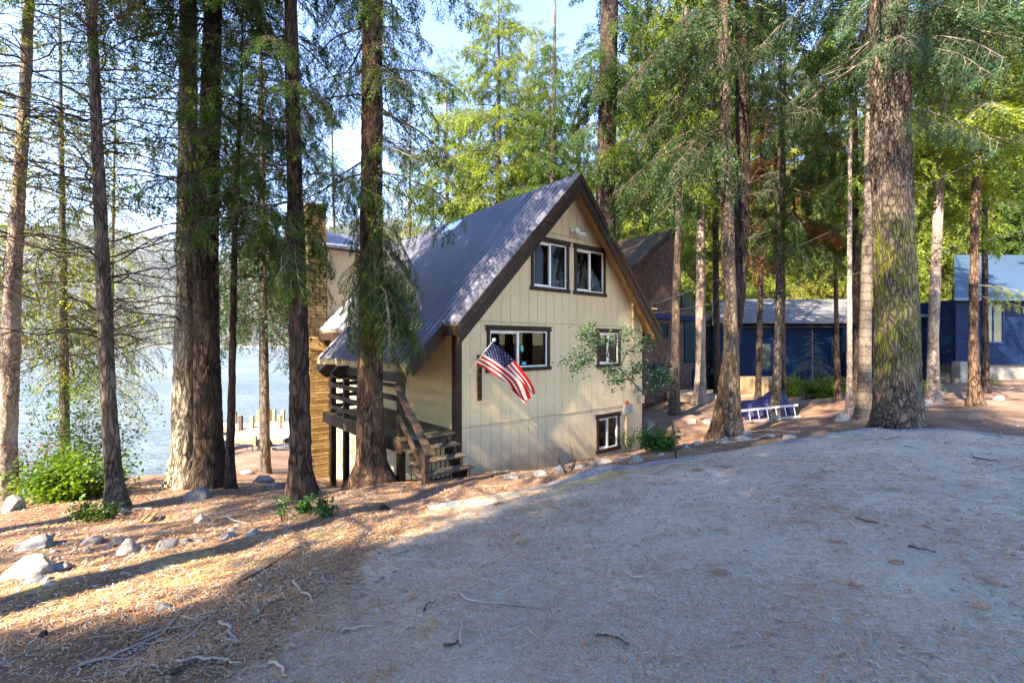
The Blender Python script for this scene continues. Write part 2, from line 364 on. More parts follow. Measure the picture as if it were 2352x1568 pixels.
M['shrubleaf'] = leaf('bright_shrub_leaves', [(.05, .13, .02), (.10, .22, .02), (.22, .34, .03)], .5)
M['shrubgreen'] = leaf('green_shrub_leaves', [(.02, .10, .03), (.05, .19, .05), (.10, .28, .06)], .4)
M['blossom'] = leaf('white_blossom', [(.6, .62, .55), (.8, .8, .75)], .3, (1, 1, 1))

# ------------------------------------------------------------------ ground height: surveyed points, thin-plate interpolation
CP = []
for px, py, h in [(1176, 1568, 1.70), (2352, 1568, 1.6), (0, 1568, 2.15), (600, 1568, 1.95), (2352, 1200, 1.6), (1700, 1300, 1.67), (1176, 1300, 1.8), (600, 1350, 2.25),
    (0, 1350, 2.6), (0, 1200, 3.0), (300, 1300, 2.6), (500, 1250, 2.6), (700, 1200, 2.7), (1000, 1180, 2.42), (1250, 1112, 2.3), (1500, 1062, 2.08), (1700, 1028, 1.9),
    (1900, 997, 1.72), (2100, 985, 1.66), (2352, 1000, 1.6), (1060, 1100, 3.1), (1156, 1090, 3.2), (1300, 1067, 3.38), (1420, 1045, 3.45), (1475, 1029, 3.45),
    (1500, 995, 3.15), (1490, 968, 2.95), (985, 1104, 2.75), (918, 1113, 3.08), (855, 1112, 3.1), (795, 1122, 3.98), (765, 1113, 4.12), (740, 1098, 5.1),
    (690, 1145, 3.08), (600, 1140, 3.2), (450, 1118, 3.25), (530, 1125, 3.2), (268, 1170, 3.05), (20, 1155, 3.2), (300, 1095, 4.1), (100, 1140, 3.9), (-200, 1170, 4.0),
    (500, 1085, 4.56), (560, 1050, 6.3), (600, 1035, 7.36), (640, 1030, 7.67), (560, 1014, 8.25),
    (1550, 952, 2.95), (1607, 928, 2.85), (1660, 1005, 2.2), (1780, 952, 2.45), (1742, 912, 2.5), (1830, 965, 2.5), (1930, 918, 2.15), (1952, 947, 1.9), (1985, 960, 1.87),
    (2143, 926, 1.73), (2240, 935, 1.7), (2352, 900, 1.75), (2150, 880, 1.9), (2352, 862, 1.7), (1900, 905, 2.9), (1500, 915, 2.9), (1640, 900, 2.9), (2600, 1010, 1.6)]:
    Y = h*F/(py-CY); CP.append(((px-CX)/F*Y, Y, CAMZ-h))
for x, y, h in [(-16.8, 20, 7.0), (-14, 15.8, 5.0), (-22, 27, 8.6), (-10, 25, 7.0), (-5, 35, 8.4), (0, 30, 6.2), (2, 22, 4.4), (-20, 40, 10), (10, 45, 6), (20, 60, 4), (60, 60, 2), (60, 20, 1.2), (-5, 80, 14),
                (20, 120, 5), (-40, 60, 16), (-60, 0, 10), (-30, 0, 6), (-15, -5, 3.3), (-40, 25, 12), (0, -10, 1.6), (0, -40, 1.4), (30, -20, 1.2), (100, 100, 3), (-60, -40, 6), (-9, 1, 3.0), (5, -3, 1.6), (-120, 150, 22), (120, 150, 4), (120, -30, 1)]:
    CP.append((x, y, CAMZ-h))
CP = np.array(CP)
def tps(d2): return np.where(d2 > 1e-9, d2*np.log(d2+1e-12)*.5, 0)
n_ = len(CP); K = tps(((CP[:, None, :2]-CP[None, :, :2])**2).sum(-1))+np.eye(n_)*.6
P_ = np.hstack([np.ones((n_, 1)), CP[:, :2]]); Lm = np.block([[K, P_], [P_.T, np.zeros((3, 3))]])
wts = np.linalg.solve(Lm, np.concatenate([CP[:, 2], np.zeros(3)]))
rg = np.random.default_rng(3)
wv = [(rg.uniform(0, 2*np.pi), rg.uniform(.6, 9), rg.uniform(0, 6.28)) for _ in range(46)]
def Hs(x, y, micro=True):
    x = np.asarray(x, dtype=float); y = np.asarray(y, dtype=float); sh = x.shape; x = x.ravel(); y = y.ravel()
    out = np.empty(len(x))
    for i in range(0, len(x), 20000):
        q = np.stack([x[i:i+20000], y[i:i+20000]], 1); d2 = ((q[:, None]-CP[None, :, :2])**2).sum(-1)
        out[i:i+20000] = tps(d2)@wts[:n_]+wts[n_]+q@wts[n_+1:]
    if micro:
        for a, k, ph in wv: out += .015/k**.75*np.sin((x*math.cos(a)+y*math.sin(a))*k+ph)*(1+.5*np.sin(y*.9*math.sin(a*3)+ph*3))
    return out.reshape(sh)
def H(x, y): return float(Hs(np.array([x]), np.array([y]))[0])
WATER_Z = CAMZ-8.3

EDGE = [(12.5, 7.0), (10.2, 7.5), (8.83, 7.85), (7.75, 8.72), (5.93, 8.56), (4.13, 8.24), (2.45, 7.9), (1.27, 7.6), (.52, 7.4), (-.52, 7.15), (-1.5, 6.8), (-2.3, 6.3), (-2.75, 5.4), (-2.65, 4.2), (-2.3, 2.9), (-1.8, 1.2), (-1.4, -1), (-1.2, -5)]
def spline(pts, n):
    P = np.array(pts, float); d = np.r_[0, np.cumsum(np.linalg.norm(np.diff(P, axis=0), axis=1))]; s = np.linspace(0, d[-1], n)
    Pp = np.vstack([2*P[0]-P[1], P, 2*P[-1]-P[-2]]); out = []
    for q in s:
        i = min(np.searchsorted(d, q, side='right')-1, len(P)-2); t = (q-d[i])/(d[i+1]-d[i]); a, b, c, e = Pp[i:i+4]
        out.append(.5*((2*b)+(-a+c)*t+(2*a-5*b+4*c-e)*t*t+(-a+3*b-3*c+e)*t**3))
    return np.array(out)
EC = spline(EDGE, 240)
# ground sheet
def axis(lo, hi, a, b, fine, grow):
    r = list(np.arange(a, b+1e-6, fine)); s = fine
    while r[-1] < hi: s *= grow; r.append(r[-1]+s)
    s = fine; l = [a]
    while l[-1] > lo: s *= grow; l.append(l[-1]-s)
    return np.array(l[:0:-1]+r)
gx = axis(-140, 170, -11, 11, .085, 1.12); gy = axis(-60, 170, 1.0, 15, .085, 1.12)
X, Yg = np.meshgrid(gx, gy); Z = Hs(X, Yg)
Z = np.where((Z < WATER_Z-1.5), WATER_Z-1.5-(WATER_Z-1.5-Z)*.3, Z)
def grid_faces(nr, nc):
    i = np.arange(nr-1)[:, None]*nc+np.arange(nc-1)[None]; i = i.ravel(); return np.stack([i, i+1, i+nc+1, i+nc], 1)
pt = np.stack([X.ravel(), Yg.ravel(), Z.ravel()], 1)
gnd = mesh_np('ground', pt, grid_faces(len(gy), len(gx)), None, [M['floor']], smooth=True); tag(gnd, kind='structure')
def attr(o, name, vals):
    a = o.data.attributes.new(name, 'FLOAT', 'POINT'); a.data.foreach_set('value', np.ascontiguousarray(vals, dtype=np.float32))
def blob(x, y, cx, cy, rx, ry): return np.exp(-(((x-cx)/rx)**2+((y-cy)/ry)**2))
def pollen(x, y):
    p = blob(x, y, -3.2, 5.3, 1.0, 1.1)+blob(x, y, -3.0, 4.2, .5, .5)+blob(x, y, -2.0, 6.0, 1.2, .5)+blob(x, y, -4.6, 4.6, .8, .5)
    d = np.abs((y-6.9)-(x-.3)*.16); p += np.exp(-(d/.17)**2)*((x > -1.6) & (x < 3.6))*1.2
    return np.clip(p, 0, 1)*.9
attr(gnd, 'gravel', np.clip(.25*blob(pt[:, 0], pt[:, 1], -1.0, 8.3, 2.5, .7)+.3*blob(pt[:, 0], pt[:, 1], -5.0, 2.0, 1.2, .6)-.25, -.5, .6)); attr(gnd, 'pollen', pollen(pt[:, 0], pt[:, 1]))
# driveway sheet, ruled between its curved edge and a line behind the camera
OC = spline([(12.5, -6), (10, -6), (7, -6), (3, -6), (0, -6), (-.6, -6)], 240); nb = 130
bb = np.linspace(0, 1, nb)**1.15
DX = EC[:, None, 0]*(1-bb)+OC[:, None, 0]*bb; DY = EC[:, None, 1]*(1-bb)+OC[:, None, 1]*bb
DZ = Hs(DX, DY, False)+.012+.45*(Hs(DX, DY)-Hs(DX, DY, False))
Zfull = Hs(DX, DY); DZ = np.maximum(DZ, Zfull+.008)
dr = mesh_np('driveway', np.stack([DX.ravel(), DY.ravel(), DZ.ravel()], 1), grid_faces(240, nb), None, [M['floor']], smooth=True); tag(dr, kind='structure')
DPOLY = np.vstack([EC, OC[::-1]])
def in_drive(x, y):
    x = np.asarray(x, float); y = np.asarray(y, float); ins = np.zeros(x.shape, bool); P = DPOLY[::3]; n = len(P)
    for i in range(n):
        x1, y1 = P[i]; x2, y2 = P[(i+1) % n]
        if y1 == y2: continue
        ins ^= ((y1 > y) != (y2 > y)) & (x < (x2-x1)*(y-y1)/(y2-y1)+x1)
    return ins
def ZG(x, y):          # top of whatever lies there: drive sheet or ground
    full = Hs(x, y); sm_ = Hs(x, y, False); d = np.maximum(sm_+.012+.45*(full-sm_), full+.008); return np.where(in_drive(x, y), d+.004, full)
def zg(x, y): return float(ZG(np.array([x]), np.array([y]))[0])
# litter encroachment: more needles towards the left part of the drive
gl_ = np.clip(.5+(DX+1.35-.10*(DY-4))*.75, -.35, 1.3); gl_ = np.where(DY > 6.2, gl_-(DY-6.2)*.10, gl_)
gl_ -= .55*np.exp(-(((DX-.6)/1.1)**2+((DY-6.3)/.35)**2)) + .35*blob(DX, DY, 2.9, 1.9, .9, .35)+.25*blob(DX, DY, 5.5, 7.2, 2.5, .35)
attr(dr, 'gravel', gl_.ravel()); attr(dr, 'pollen', pollen(DX.ravel(), DY.ravel()))
# asphalt kerb berm along the edge
mb = MB(); kv = []; prof = [(-.02, -.03), (.03, .03), (.13, .045), (.26, .035), (.36, -.03)]
ks = EC[4:128]; tn = np.gradient(ks, axis=0); tn /= np.linalg.norm(tn, axis=1)[:, None]; nm = np.stack([-tn[:, 1], tn[:, 0]], 1)
if nm[40, 1] > 0: nm = -nm
wob = 1+.18*np.sin(np.arange(len(ks))*.31)+.1*np.sin(np.arange(len(ks))*.83)
KP = np.stack([np.stack([ks[:, 0]+nm[:, 0]*a*wob, ks[:, 1]+nm[:, 1]*a*wob, np.zeros(len(ks))], 1) for a, b_ in prof], 1)
KP[:, :, 2] = Hs(KP[:, :, 0], KP[:, :, 1])+np.array([b_ for a, b_ in prof])[None]*np.linspace(1, .8, len(ks))[:, None]+.006
kb = mesh_np('kerb', KP.reshape(-1, 3), grid_faces(len(ks), 5), None, [M['asphalt']], smooth=True); tag(kb, kind='structure')

# lake and far mountainside
gxw = np.array([-4000, -1500, -600, -200, -60, 0, 100, 500, 2500]); gyw = np.array([-100, 10, 60, 200, 500, 950, 2500, 5000])
X, Yw = np.meshgrid(gxw, gyw)
wt = mesh_np('lake', np.stack([X.ravel(), Yw.ravel(), np.full(X.size, WATER_Z)], 1), grid_faces(len(gyw), len(gxw)), None, [M['water']]); tag(wt, kind='structure')
def hill_h(x, y):
    rise = np.clip((y-880+.06*x)/900, 0, None); base = 520*(1-np.exp(-rise*1.9))
    rid = 1+.16*np.sin(x*.0023+1)+.10*np.sin(x*.006+2+y*.002)+.05*np.sin(x*.017+y*.006)
    return WATER_Z-4+base*rid+10*np.sin(x*.02+y*.013)*np.clip(rise*4, 0, 1)
hx = np.linspace(-3600, 2600, 150); hy = np.r_[np.linspace(840, 1800, 60), np.linspace(1830, 3600, 20)]
X, Yh = np.meshgrid(hx, hy); hz_ = hill_h(X, Yh)
m, t, b = nt('mountain_soil'); g = N(t); f = g.noise(g.coords(), .011, 6, .65); g.l(g.ramp(f, [(.35, (.018, .028, .014)), (.6, (.05, .055, .026)), (.75, (.11, .10, .07))]), b.inputs['Base Color']); b.inputs['Roughness'].default_value = 1
hill = mesh_np('hill', np.stack([X.ravel(), Yh.ravel(), hz_.ravel()], 1), grid_faces(len(hy), len(hx)), None, [m], smooth=True); tag(hill, kind='structure')
# far shore strip of pale rocks
sx_ = np.linspace(-1500, 800, 300); yy_ = 880-.06*sx_
sv = np.concatenate([np.stack([sx_, yy_-14, np.full(300, WATER_Z-.5)], 1), np.stack([sx_, yy_-10, WATER_Z+2.4+1.6*np.sin(sx_*.11)+1.2*np.sin(sx_*.37)], 1), np.stack([sx_, yy_+24, np.full(300, WATER_Z+3.)], 1)])
sh_ = mesh_np('far_shore', sv, grid_faces(3, 300), None, [plain('shore_sand', (.16, .145, .11), .9, .2, .05)]); tag(sh_, kind='structure')
# the far wood: low conifers in one mass
rf = np.random.default_rng(5); nT = 9000
tx = rf.uniform(-1700, 500, nT); ty = 885-.06*tx+rf.uniform(0, 1, nT)**1.25*760; tz = hill_h(tx, ty)
cl = np.sin(tx*.01)+np.sin(ty*.013+tx*.004); keep = rf.uniform(-1.6, 1.6, nT) < cl+1.0; tx, ty, tz = tx[keep], ty[keep], tz[keep]; nT = len(tx)
hh = rf.uniform(12, 27, nT); rr = hh*rf.uniform(.13, .2, nT); vs = []; fs = []
ang = np.arange(6)*np.pi/3
TV = np.zeros((nT, 14, 3)); 
for lv, (zf, rf_) in enumerate([(0.08, 1), (.45, .62)]):
    for k in range(6):
        TV[:, lv*7+k, 0] = tx+rr*rf_*np.cos(ang[k])*(1+.3*np.sin(tx*7+k*2.1)); TV[:, lv*7+k, 1] = ty+rr*rf_*np.sin(ang[k]); TV[:, lv*7+k, 2] = tz+hh*zf*(1+.2*np.sin(ty*5+k*1.7))
    TV[:, lv*7+6] = np.stack([tx, ty, tz+hh*(.7 if lv == 0 else 1)], 1)
fb = np.array([[lv*7+k, lv*7+(k+1) % 6, lv*7+6] for lv in range(2) for k in range(6)])
fw = mesh_np('far_forest', TV.reshape(-1, 3), (fb[None]+np.arange(nT)[:, None, None]*14).reshape(-1, 3), np.repeat(rf.integers(0, 3, nT), 12), [leaf('far_green', [(.012, .026, .014), (.02, .038, .018)], .1), leaf('far_olive', [(.035, .048, .016), (.05, .062, .02)], .1), leaf('far_blue', [(.012, .028, .022), (.02, .04, .03)], .1)]); tag(fw, 'hazy conifer forest covering the mountainside across the lake', 'forest', kind='stuff')

# ------------------------------------------------------------------ boughs
def rotz(v, a):
    c, s = math.cos(a), math.sin(a); return np.array([v[0]*c-v[1]*s, v[0]*s+v[1]*c, v[2]])
def make_bough(seed, L=2.0, ntw=16, twf=.42, sub=6, subl=.22, leafl=.06, leafw=.014, nl=5, droop=.15, hang=.15, rise=.1, start=.12, leaves=True, wander=.03, r0=.02, subhang=0.0, rough=.25, cover=1.0):
    g_ = np.random.default_rng(seed); S = []; Lf = []
    K = 12; u = np.linspace(0, 1, K); ax = np.zeros((K, 3)); ax[:, 0] = L*u; ax[:, 2] = L*(rise*u-droop*u*u*2); ax[:, 1] = np.cumsum(g_.normal(0, wander, K))*L*.5; ax[:, 2] += np.cumsum(g_.normal(0, wander, K))*L*.3; ax[0] = 0
    def segs(P, ra, rb):
        n = len(P)-1
        for i in range(n): S.append((*P[i], *P[i+1], ra+(rb-ra)*i/n, ra+(rb-ra)*(i+1)/n))
    segs(ax, r0, r0*.2)
    def at(P, q):
        i = min(int(q*(len(P)-1)), len(P)-2); f = q*(len(P)-1)-i; return P[i]*(1-f)+P[i+1]*f, (P[i+1]-P[i])/np.linalg.norm(P[i+1]-P[i])
    def spray(p, d, ln):
        d = d/np.linalg.norm(d); side = np.cross(d, [0, 0, 1.0]); side /= max(1e-6, np.linalg.norm(side)); up = np.cross(side, d)
        for j in range(nl):
            for sg in (-1, 1):
                if g_.random() > cover: continue
                q = p+d*ln*(j+.6)/nl+g_.normal(0, .006, 3)*L; a = g_.uniform(.5, 1.0); ll = leafl*g_.uniform(.7, 1.25)*(1.1-.4*j/nl)
                dd = d*math.cos(a)+side*sg*math.sin(a)+up*g_.normal(.05, rough); dd /= np.linalg.norm(dd)
                wv_ = np.cross(dd, up+g_.normal(0, .5, 3)); wv_ /= max(1e-6, np.linalg.norm(wv_)); wv_ = wv_*leafw*g_.uniform(.7, 1.3)
                Lf.append((q, q+dd*ll*.45+wv_, q+dd*ll, q+dd*ll*.5-wv_))
    for i in range(ntw):
        q = start+(1-start)*(i+.5)/ntw+g_.uniform(-.01, .01); q = min(q, .99); p, d = at(ax, q); sg = 1 if i % 2 else -1
        ln = L*(twf*(1-q)**.65+.08)*g_.uniform(.65, 1.2); a = g_.uniform(.7, 1.15)*sg; d2 = rotz(d, a); kk = 5; P = np.zeros((kk, 3)); P[0] = p
        dz = g_.uniform(-.1, .1)
        for k in range(1, kk):
            d2 = d2+np.array([0, 0, -hang*k*.5+dz*.2])+g_.normal(0, .07, 3); d2 = d2/np.linalg.norm(d2); P[k] = P[k-1]+d2*ln/(kk-1)
        segs(P, r0*.32, r0*.09)
        ns = max(2, int(sub*ln/(L*twf)+1))
        for j in range(ns):
            qq = .12+.86*(j+.5)/ns; p3, d3 = at(P, qq); s3 = 1 if j % 2 else -1; l3 = subl*L/2*(1-.55*qq)*g_.uniform(.7, 1.3)
            d4 = rotz(d3, s3*g_.uniform(.6, 1.0)); d4[2] += g_.normal(-.05, .18)-subhang; d4 = d4/np.linalg.norm(d4)
            if leaves: spray(p3, d4, l3)
            if leaves is False or g_.random() < .35: S.append((*p3, *(p3+d4*l3), r0*.10, r0*.05))
        if leaves: spray(P[-2], d2, ln/(kk-1)*1.3)
    if leaves: spray(ax[-2], ax[-1]-ax[-2], L*.12)
    return pack(S, Lf)
def pack(S, Lf, sides=3):
    S = np.array(S, float).reshape(-1, 8); n = len(S); p0, p1, ra, rb = S[:, :3], S[:, 3:6], S[:, 6], S[:, 7]
    d = p1-p0; d /= np.maximum(1e-9, np.linalg.norm(d, axis=1))[:, None]; ref = np.where(np.abs(d[:, 2:3]) < .9, np.array([[0, 0, 1.]]), np.array([[1., 0, 0]])); a = np.cross(d, ref); a /= np.linalg.norm(a, axis=1)[:, None]; c = np.cross(d, a)
    Vv = np.zeros((n, sides*2, 3))
    for k in range(sides):
        t_ = 2*np.pi*k/sides; off = a*math.cos(t_)+c*math.sin(t_); Vv[:, k] = p0+off*ra[:, None]; Vv[:, sides+k] = p1+off*rb[:, None]
    fb = np.array([[k, (k+1) % sides, sides+(k+1) % sides, sides+k] for k in range(sides)]); Fw = (fb[None]+np.arange(n)[:, None, None]*sides*2).reshape(-1, 4)
    Vw = Vv.reshape(-1, 3); mi = np.zeros(len(Fw), int)
    if len(Lf):
        Lf = np.array(Lf, float); nf = len(Lf); Fl = np.arange(nf*4).reshape(-1, 4)+len(Vw); Vw = np.vstack([Vw, Lf.reshape(-1, 3)]); Fw = np.vstack([Fw, Fl]); mi = np.r_[mi, np.ones(nf, int)]
    return Vw, Fw, mi
LIB = {
 'near': [make_bough(10+i, 2.0, 19, .40, 9, .26, .046, .0062, 8, hang=.28, droop=.16, rough=.12) for i in range(5)],
 'hang': [make_bough(30+i, 2.0, 18, .42, 9, .34, .055, .0075, 8, hang=.5, droop=.34, subhang=.3, rise=.2, rough=.15) for i in range(5)],
 'mid': [make_bough(50+i, 2.0, 16, .42, 7, .34, .09, .0125, 6, hang=.32, droop=.2, rough=.15) for i in range(4)],
 'far': [make_bough(70+i, 2.0, 10, .44, 4, .45, .19, .028, 4, hang=.18, droop=.14, r0=.016) for i in range(4)],
 'thin': [make_bough(90+i, 2.0, 12, .40, 5, .28, .085, .013, 4, hang=.30, droop=.18, cover=.42) for i in range(5)],
 'dead': [make_bough(110+i, 2.0, 11, .50, 4, .34, leaves=False, hang=.40, droop=.16, wander=.05, r0=.014, rise=.3) for i in range(6)],
}
def place(items):      # items: (lib name, index, pos, az, pitch, scale, roll)
    Vs, Fs, Ms = [], [], []; off = 0
    for lib, i, pos, az, pitch, sc, roll in items:
        v, f, mi = LIB[lib][i % len(LIB[lib])]
        ca, sa = math.cos(az), math.sin(az); cp, sp = math.cos(pitch), math.sin(pitch); cr, sr = math.cos(roll), math.sin(roll)
        Rm = np.array([[ca, -sa, 0], [sa, ca, 0], [0, 0, 1]])@np.array([[cp, 0, -sp], [0, 1, 0], [sp, 0, cp]])@np.array([[1, 0, 0], [0, cr, -sr], [0, sr, cr]])
        Vs.append((v*sc)@Rm.T+np.array(pos)); Fs.append(f+off); Ms.append(mi); off += len(v)
    return np.vstack(Vs), np.vstack(Fs), np.concatenate(Ms)
def crown_items(seed, lib, z0, z1, R0, n, lowpitch=-.35, hipitch=.45, top=.12, power=.8, rtrunk=.1, jitter=.25, gap=0.0):
    g_ = np.random.default_rng(seed); it = []
    for i in range(n):
        u = ((i+.5)/n)**.92; z = z0+(z1-z0)*u
        if gap and math.sin(z*1.9+seed)+math.sin(z*.83+seed*2) > 2-2*gap: continue
        r = R0*(top+(1-top)*(1-u)**power)*g_.uniform(1-jitter, 1+jitter)
        it.append((lib, int(g_.integers(0, 6)), (0, 0, z+g_.normal(0, .15)), i*2.39996+g_.normal(0, .35), lowpitch+(hipitch-lowpitch)*u+g_.normal(0, .08), r/2.0, g_.normal(0, .2)))
    return it
SHARED = {}
def shared_crown(key, items, mats):
    if key not in SHARED:
        o = mesh_np('crown', *place(items), mats); SHARED[key] = o.data; bpy.data.objects.remove(o)
    return SHARED[key]

# ------------------------------------------------------------------ trees
def trunk_mesh(path, mat, segs=28, step=.12, amp=.02, seed=0, flare=.35, parent=None, name='trunk', fine_top=9.0, freq=5.0):
    """path: list of (x,y,z,r) local, bottom to top"""
    P = np.array(path, float); zs = []; z = P[0, 2]
    while z < P[-1, 2]: zs.append(z); z += step if z < fine_top else step*6
    zs.append(P[-1, 2]); zs = np.array(zs); n = len(zs)
    x = np.interp(zs, P[:, 2], P[:, 0]); y = np.interp(zs, P[:, 2], P[:, 1]); r = np.interp(zs, P[:, 2], P[:, 3])
    th = np.linspace(0, 2*np.pi, segs, endpoint=False); rs = random.Random(seed); nr = rs.randint(5, 7); ph = rs.uniform(0, 6.28)
    Vv = np.zeros((n, segs, 3))
    for i in range(n):
        fl = math.exp(-max(0, zs[i])/.32)*flare
        for k in range(segs):
            ct, st = math.cos(th[k]), math.sin(th[k]); R_ = r[i]
            q = Vector((ct*R_*freq*1.6+seed*7, st*R_*freq*1.6, zs[i]*freq*.38))
            d = (abs(noise.noise(q))*-2+.45)*amp+noise.noise(q*2.7)*amp*.5+noise.noise(Vector((ct*1.3+seed, st*1.3, zs[i]*.8)))*R_*.10
            lob = 1+.35*math.sin(th[k]*nr+ph)+.2*math.sin(th[k]*(nr-2)+ph*2)
            R2 = R_*(1+fl*lob)+d
            Vv[i, k] = (x[i]+ct*R2, y[i]+st*R2, zs[i])
    i = np.arange(n-1)[:, None]*segs; k = np.arange(segs)[None]
    Fq = np.stack([(i+k).ravel(), (i+(k+1) % segs).ravel(), (i+segs+(k+1) % segs).ravel(), (i+segs+k).ravel()], 1)
    return mesh_np(name, Vv.reshape(-1, 3), Fq, None, [mat], parent=parent, smooth=True)
def px_tree(pts, Y, mat, H_top=26, label='', name='fir_tree', cat='tree', group=None, hero=False, amp=None, seed=1, flare=.35, basez=None):
    """pts: measured (px, py, width px) up the stem, first is the foot"""
    p0 = ray(pts[0][0], pts[0][1], Y); gz = H(p0.x, p0.y); base = Vector((p0.x, p0.y, gz-.02))
    e = empty(name, base, 0, label, cat, group)
    path = []
    for px, py, wd in pts:
        q = ray(px, py, Y); path.append((q.x-base.x, 0, q.z-base.z, wd/F*Y/2*math.cos(math.atan((px-CX)/F))))
    path[0] = (path[0][0], 0, 0.0, path[0][3])
    path = [(path[0][0]-(path[1][0]-path[0][0])*.05, 0, -.5, path[0][3]*1.1)]+path
    lx, _, lz, lr = path[-1]; sxl = (path[-1][0]-path[-2][0])/max(.5, path[-1][2]-path[-2][2])
    if H_top > lz+1:
        path += [(lx+sxl*(H_top-lz)*.3, 0, lz+(H_top-lz)*.5, lr*.62), (lx+sxl*(H_top-lz)*.4, 0, H_top, .03)]
    big = path[1][3]
    if hero: trunk_mesh(path, mat, segs=int(min(110, max(40, big*190))), step=.05, amp=amp or .022, seed=seed, flare=flare, parent=e, freq=7)
    else: trunk_mesh(path, mat, segs=20, step=.22, amp=amp or .012, seed=seed, flare=flare, parent=e)
    e['_z'] = 0; del e['_z']
    def at(z):
        P = np.array(path); return np.array([np.interp(z, P[:, 2], P[:, 0]), 0, z])
    return e, at, path
def add_boughs(e, at, items, mats, name='branches'):
    its = [(l, i, tuple(at(p[2])+np.array([p[0], p[1], 0])), az, pi, sc, ro) for l, i, p, az, pi, sc, ro in items]
    return mesh_np(name, *place(its), mats, parent=e)
def add_crown(e, at, zc, key, items, mats, rz=0, sc=1):
    me = shared_crown(key, items, mats); o = bpy.data.objects.new('crown', me); col.objects.link(o); o.parent = e
    p = at(zc); o.location = (p[0], 0, 0); o.rotation_euler = (0, 0, rz); o.scale = (sc, sc, sc); return o
def zpx(e, py, Y): return CAMZ-(py-CY)/F*Y-e.location.z

# ------------------------------------------------------------------ the cabin (local x = along the front, y = into the depth, z measured from the foot)
ROT = math.atan2(U[1], U[0]); ZB = 3.5; O = lambda h: h+ZB
cab = empty('cabin', (A[0], A[1], CAMZ-ZB), ROT, 'tan wood cabin with steep ribbed metal roof and brown trim beside the driveway', 'house')
W, SL, AP, RY0, RY1 = 7.05, 1.06, 4.53, -.45, 12.2
def zr(t): return AP-SL*abs(t-3.525)          # roof surface height above camera
def boolean(o, cutter):
    cutter.parent = o.parent
    md = o.modifiers.new('b', 'BOOLEAN'); md.operation = 'DIFFERENCE'; md.solver = 'EXACT'; md.object = cutter
    bpy.context.view_layer.update(); dg = bpy.context.evaluated_depsgraph_get(); me = bpy.data.meshes.new_from_object(o.evaluated_get(dg)); o.modifiers.clear(); o.data = me; bpy.data.objects.remove(cutter)
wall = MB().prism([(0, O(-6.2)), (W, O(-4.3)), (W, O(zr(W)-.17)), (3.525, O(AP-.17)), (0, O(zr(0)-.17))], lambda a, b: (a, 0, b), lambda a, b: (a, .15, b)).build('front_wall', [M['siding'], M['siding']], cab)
WIN = [(.80, 2.72, -.62, .30), (4.85, 5.78, -.64, .30), (4.83, 5.74, -3.18, -2.25), (2.22, 3.46, 1.47, 2.67), (3.86, 5.06, 1.47, 2.67)]
gc = MB(); t_ = .24
while t_ < W-.05:
    gc.box(t_-.006, t_+.006, -.05, .014, O(-7), O(5)); t_ += .305
boolean(wall, gc.build('cut', M['dark']))
hc = MB()
for a, b_, c, d in WIN: hc.box(a, b_, -.1, .3, O(c), O(d))
boolean(wall, hc.build('cut', M['dark']))
# seams: thin drip flashings
sm = MB()
for h, a, b_ in ((.50, .01, W-.2), (-1.96, .01, 6.05), (2.94, 2.15, 4.9)): sm.box(a, b_, -.014, .0, O(h), O(h)+.022)
sm.box(.02, W, -.022, 0, O(-3.72), O(-3.5))
sm.build('flashing', plain('tan_flashing', (.44, .34, .19), .6), cab)
# side walls and back
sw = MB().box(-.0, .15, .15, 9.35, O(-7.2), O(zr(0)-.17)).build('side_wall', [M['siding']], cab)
gc = MB(); s_ = .42
while s_ < 9.3: gc.box(-.05, .014, s_-.006, s_+.006, O(-8), O(3)); s_ += .305
boolean(sw, gc.build('cut', M['dark']))
MB().box(-.013, 0, .16, 9.3, O(-2.06), O(-2.035)).build('flashing', M['soffit'], cab)
MB().box(W-.15, W, .15, 12, O(-5.5), O(zr(W)-.17)).box(.15, W-.15, 11.85, 12, O(-7.2), O(.4)).prism([(.15, O(.4)), (W-.15, O(.4)), (3.525, O(AP-.2))], lambda a, b: (a, 11.85, b), lambda a, b: (a, 12, b)).build('back_wall', M['siding'], cab)
# dark rooms behind the glass
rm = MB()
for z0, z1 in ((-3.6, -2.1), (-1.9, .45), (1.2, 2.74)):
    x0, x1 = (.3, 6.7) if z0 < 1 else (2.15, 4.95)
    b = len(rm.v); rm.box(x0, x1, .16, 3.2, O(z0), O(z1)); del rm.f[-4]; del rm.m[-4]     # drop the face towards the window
rm.build('room', M['dark'], cab)
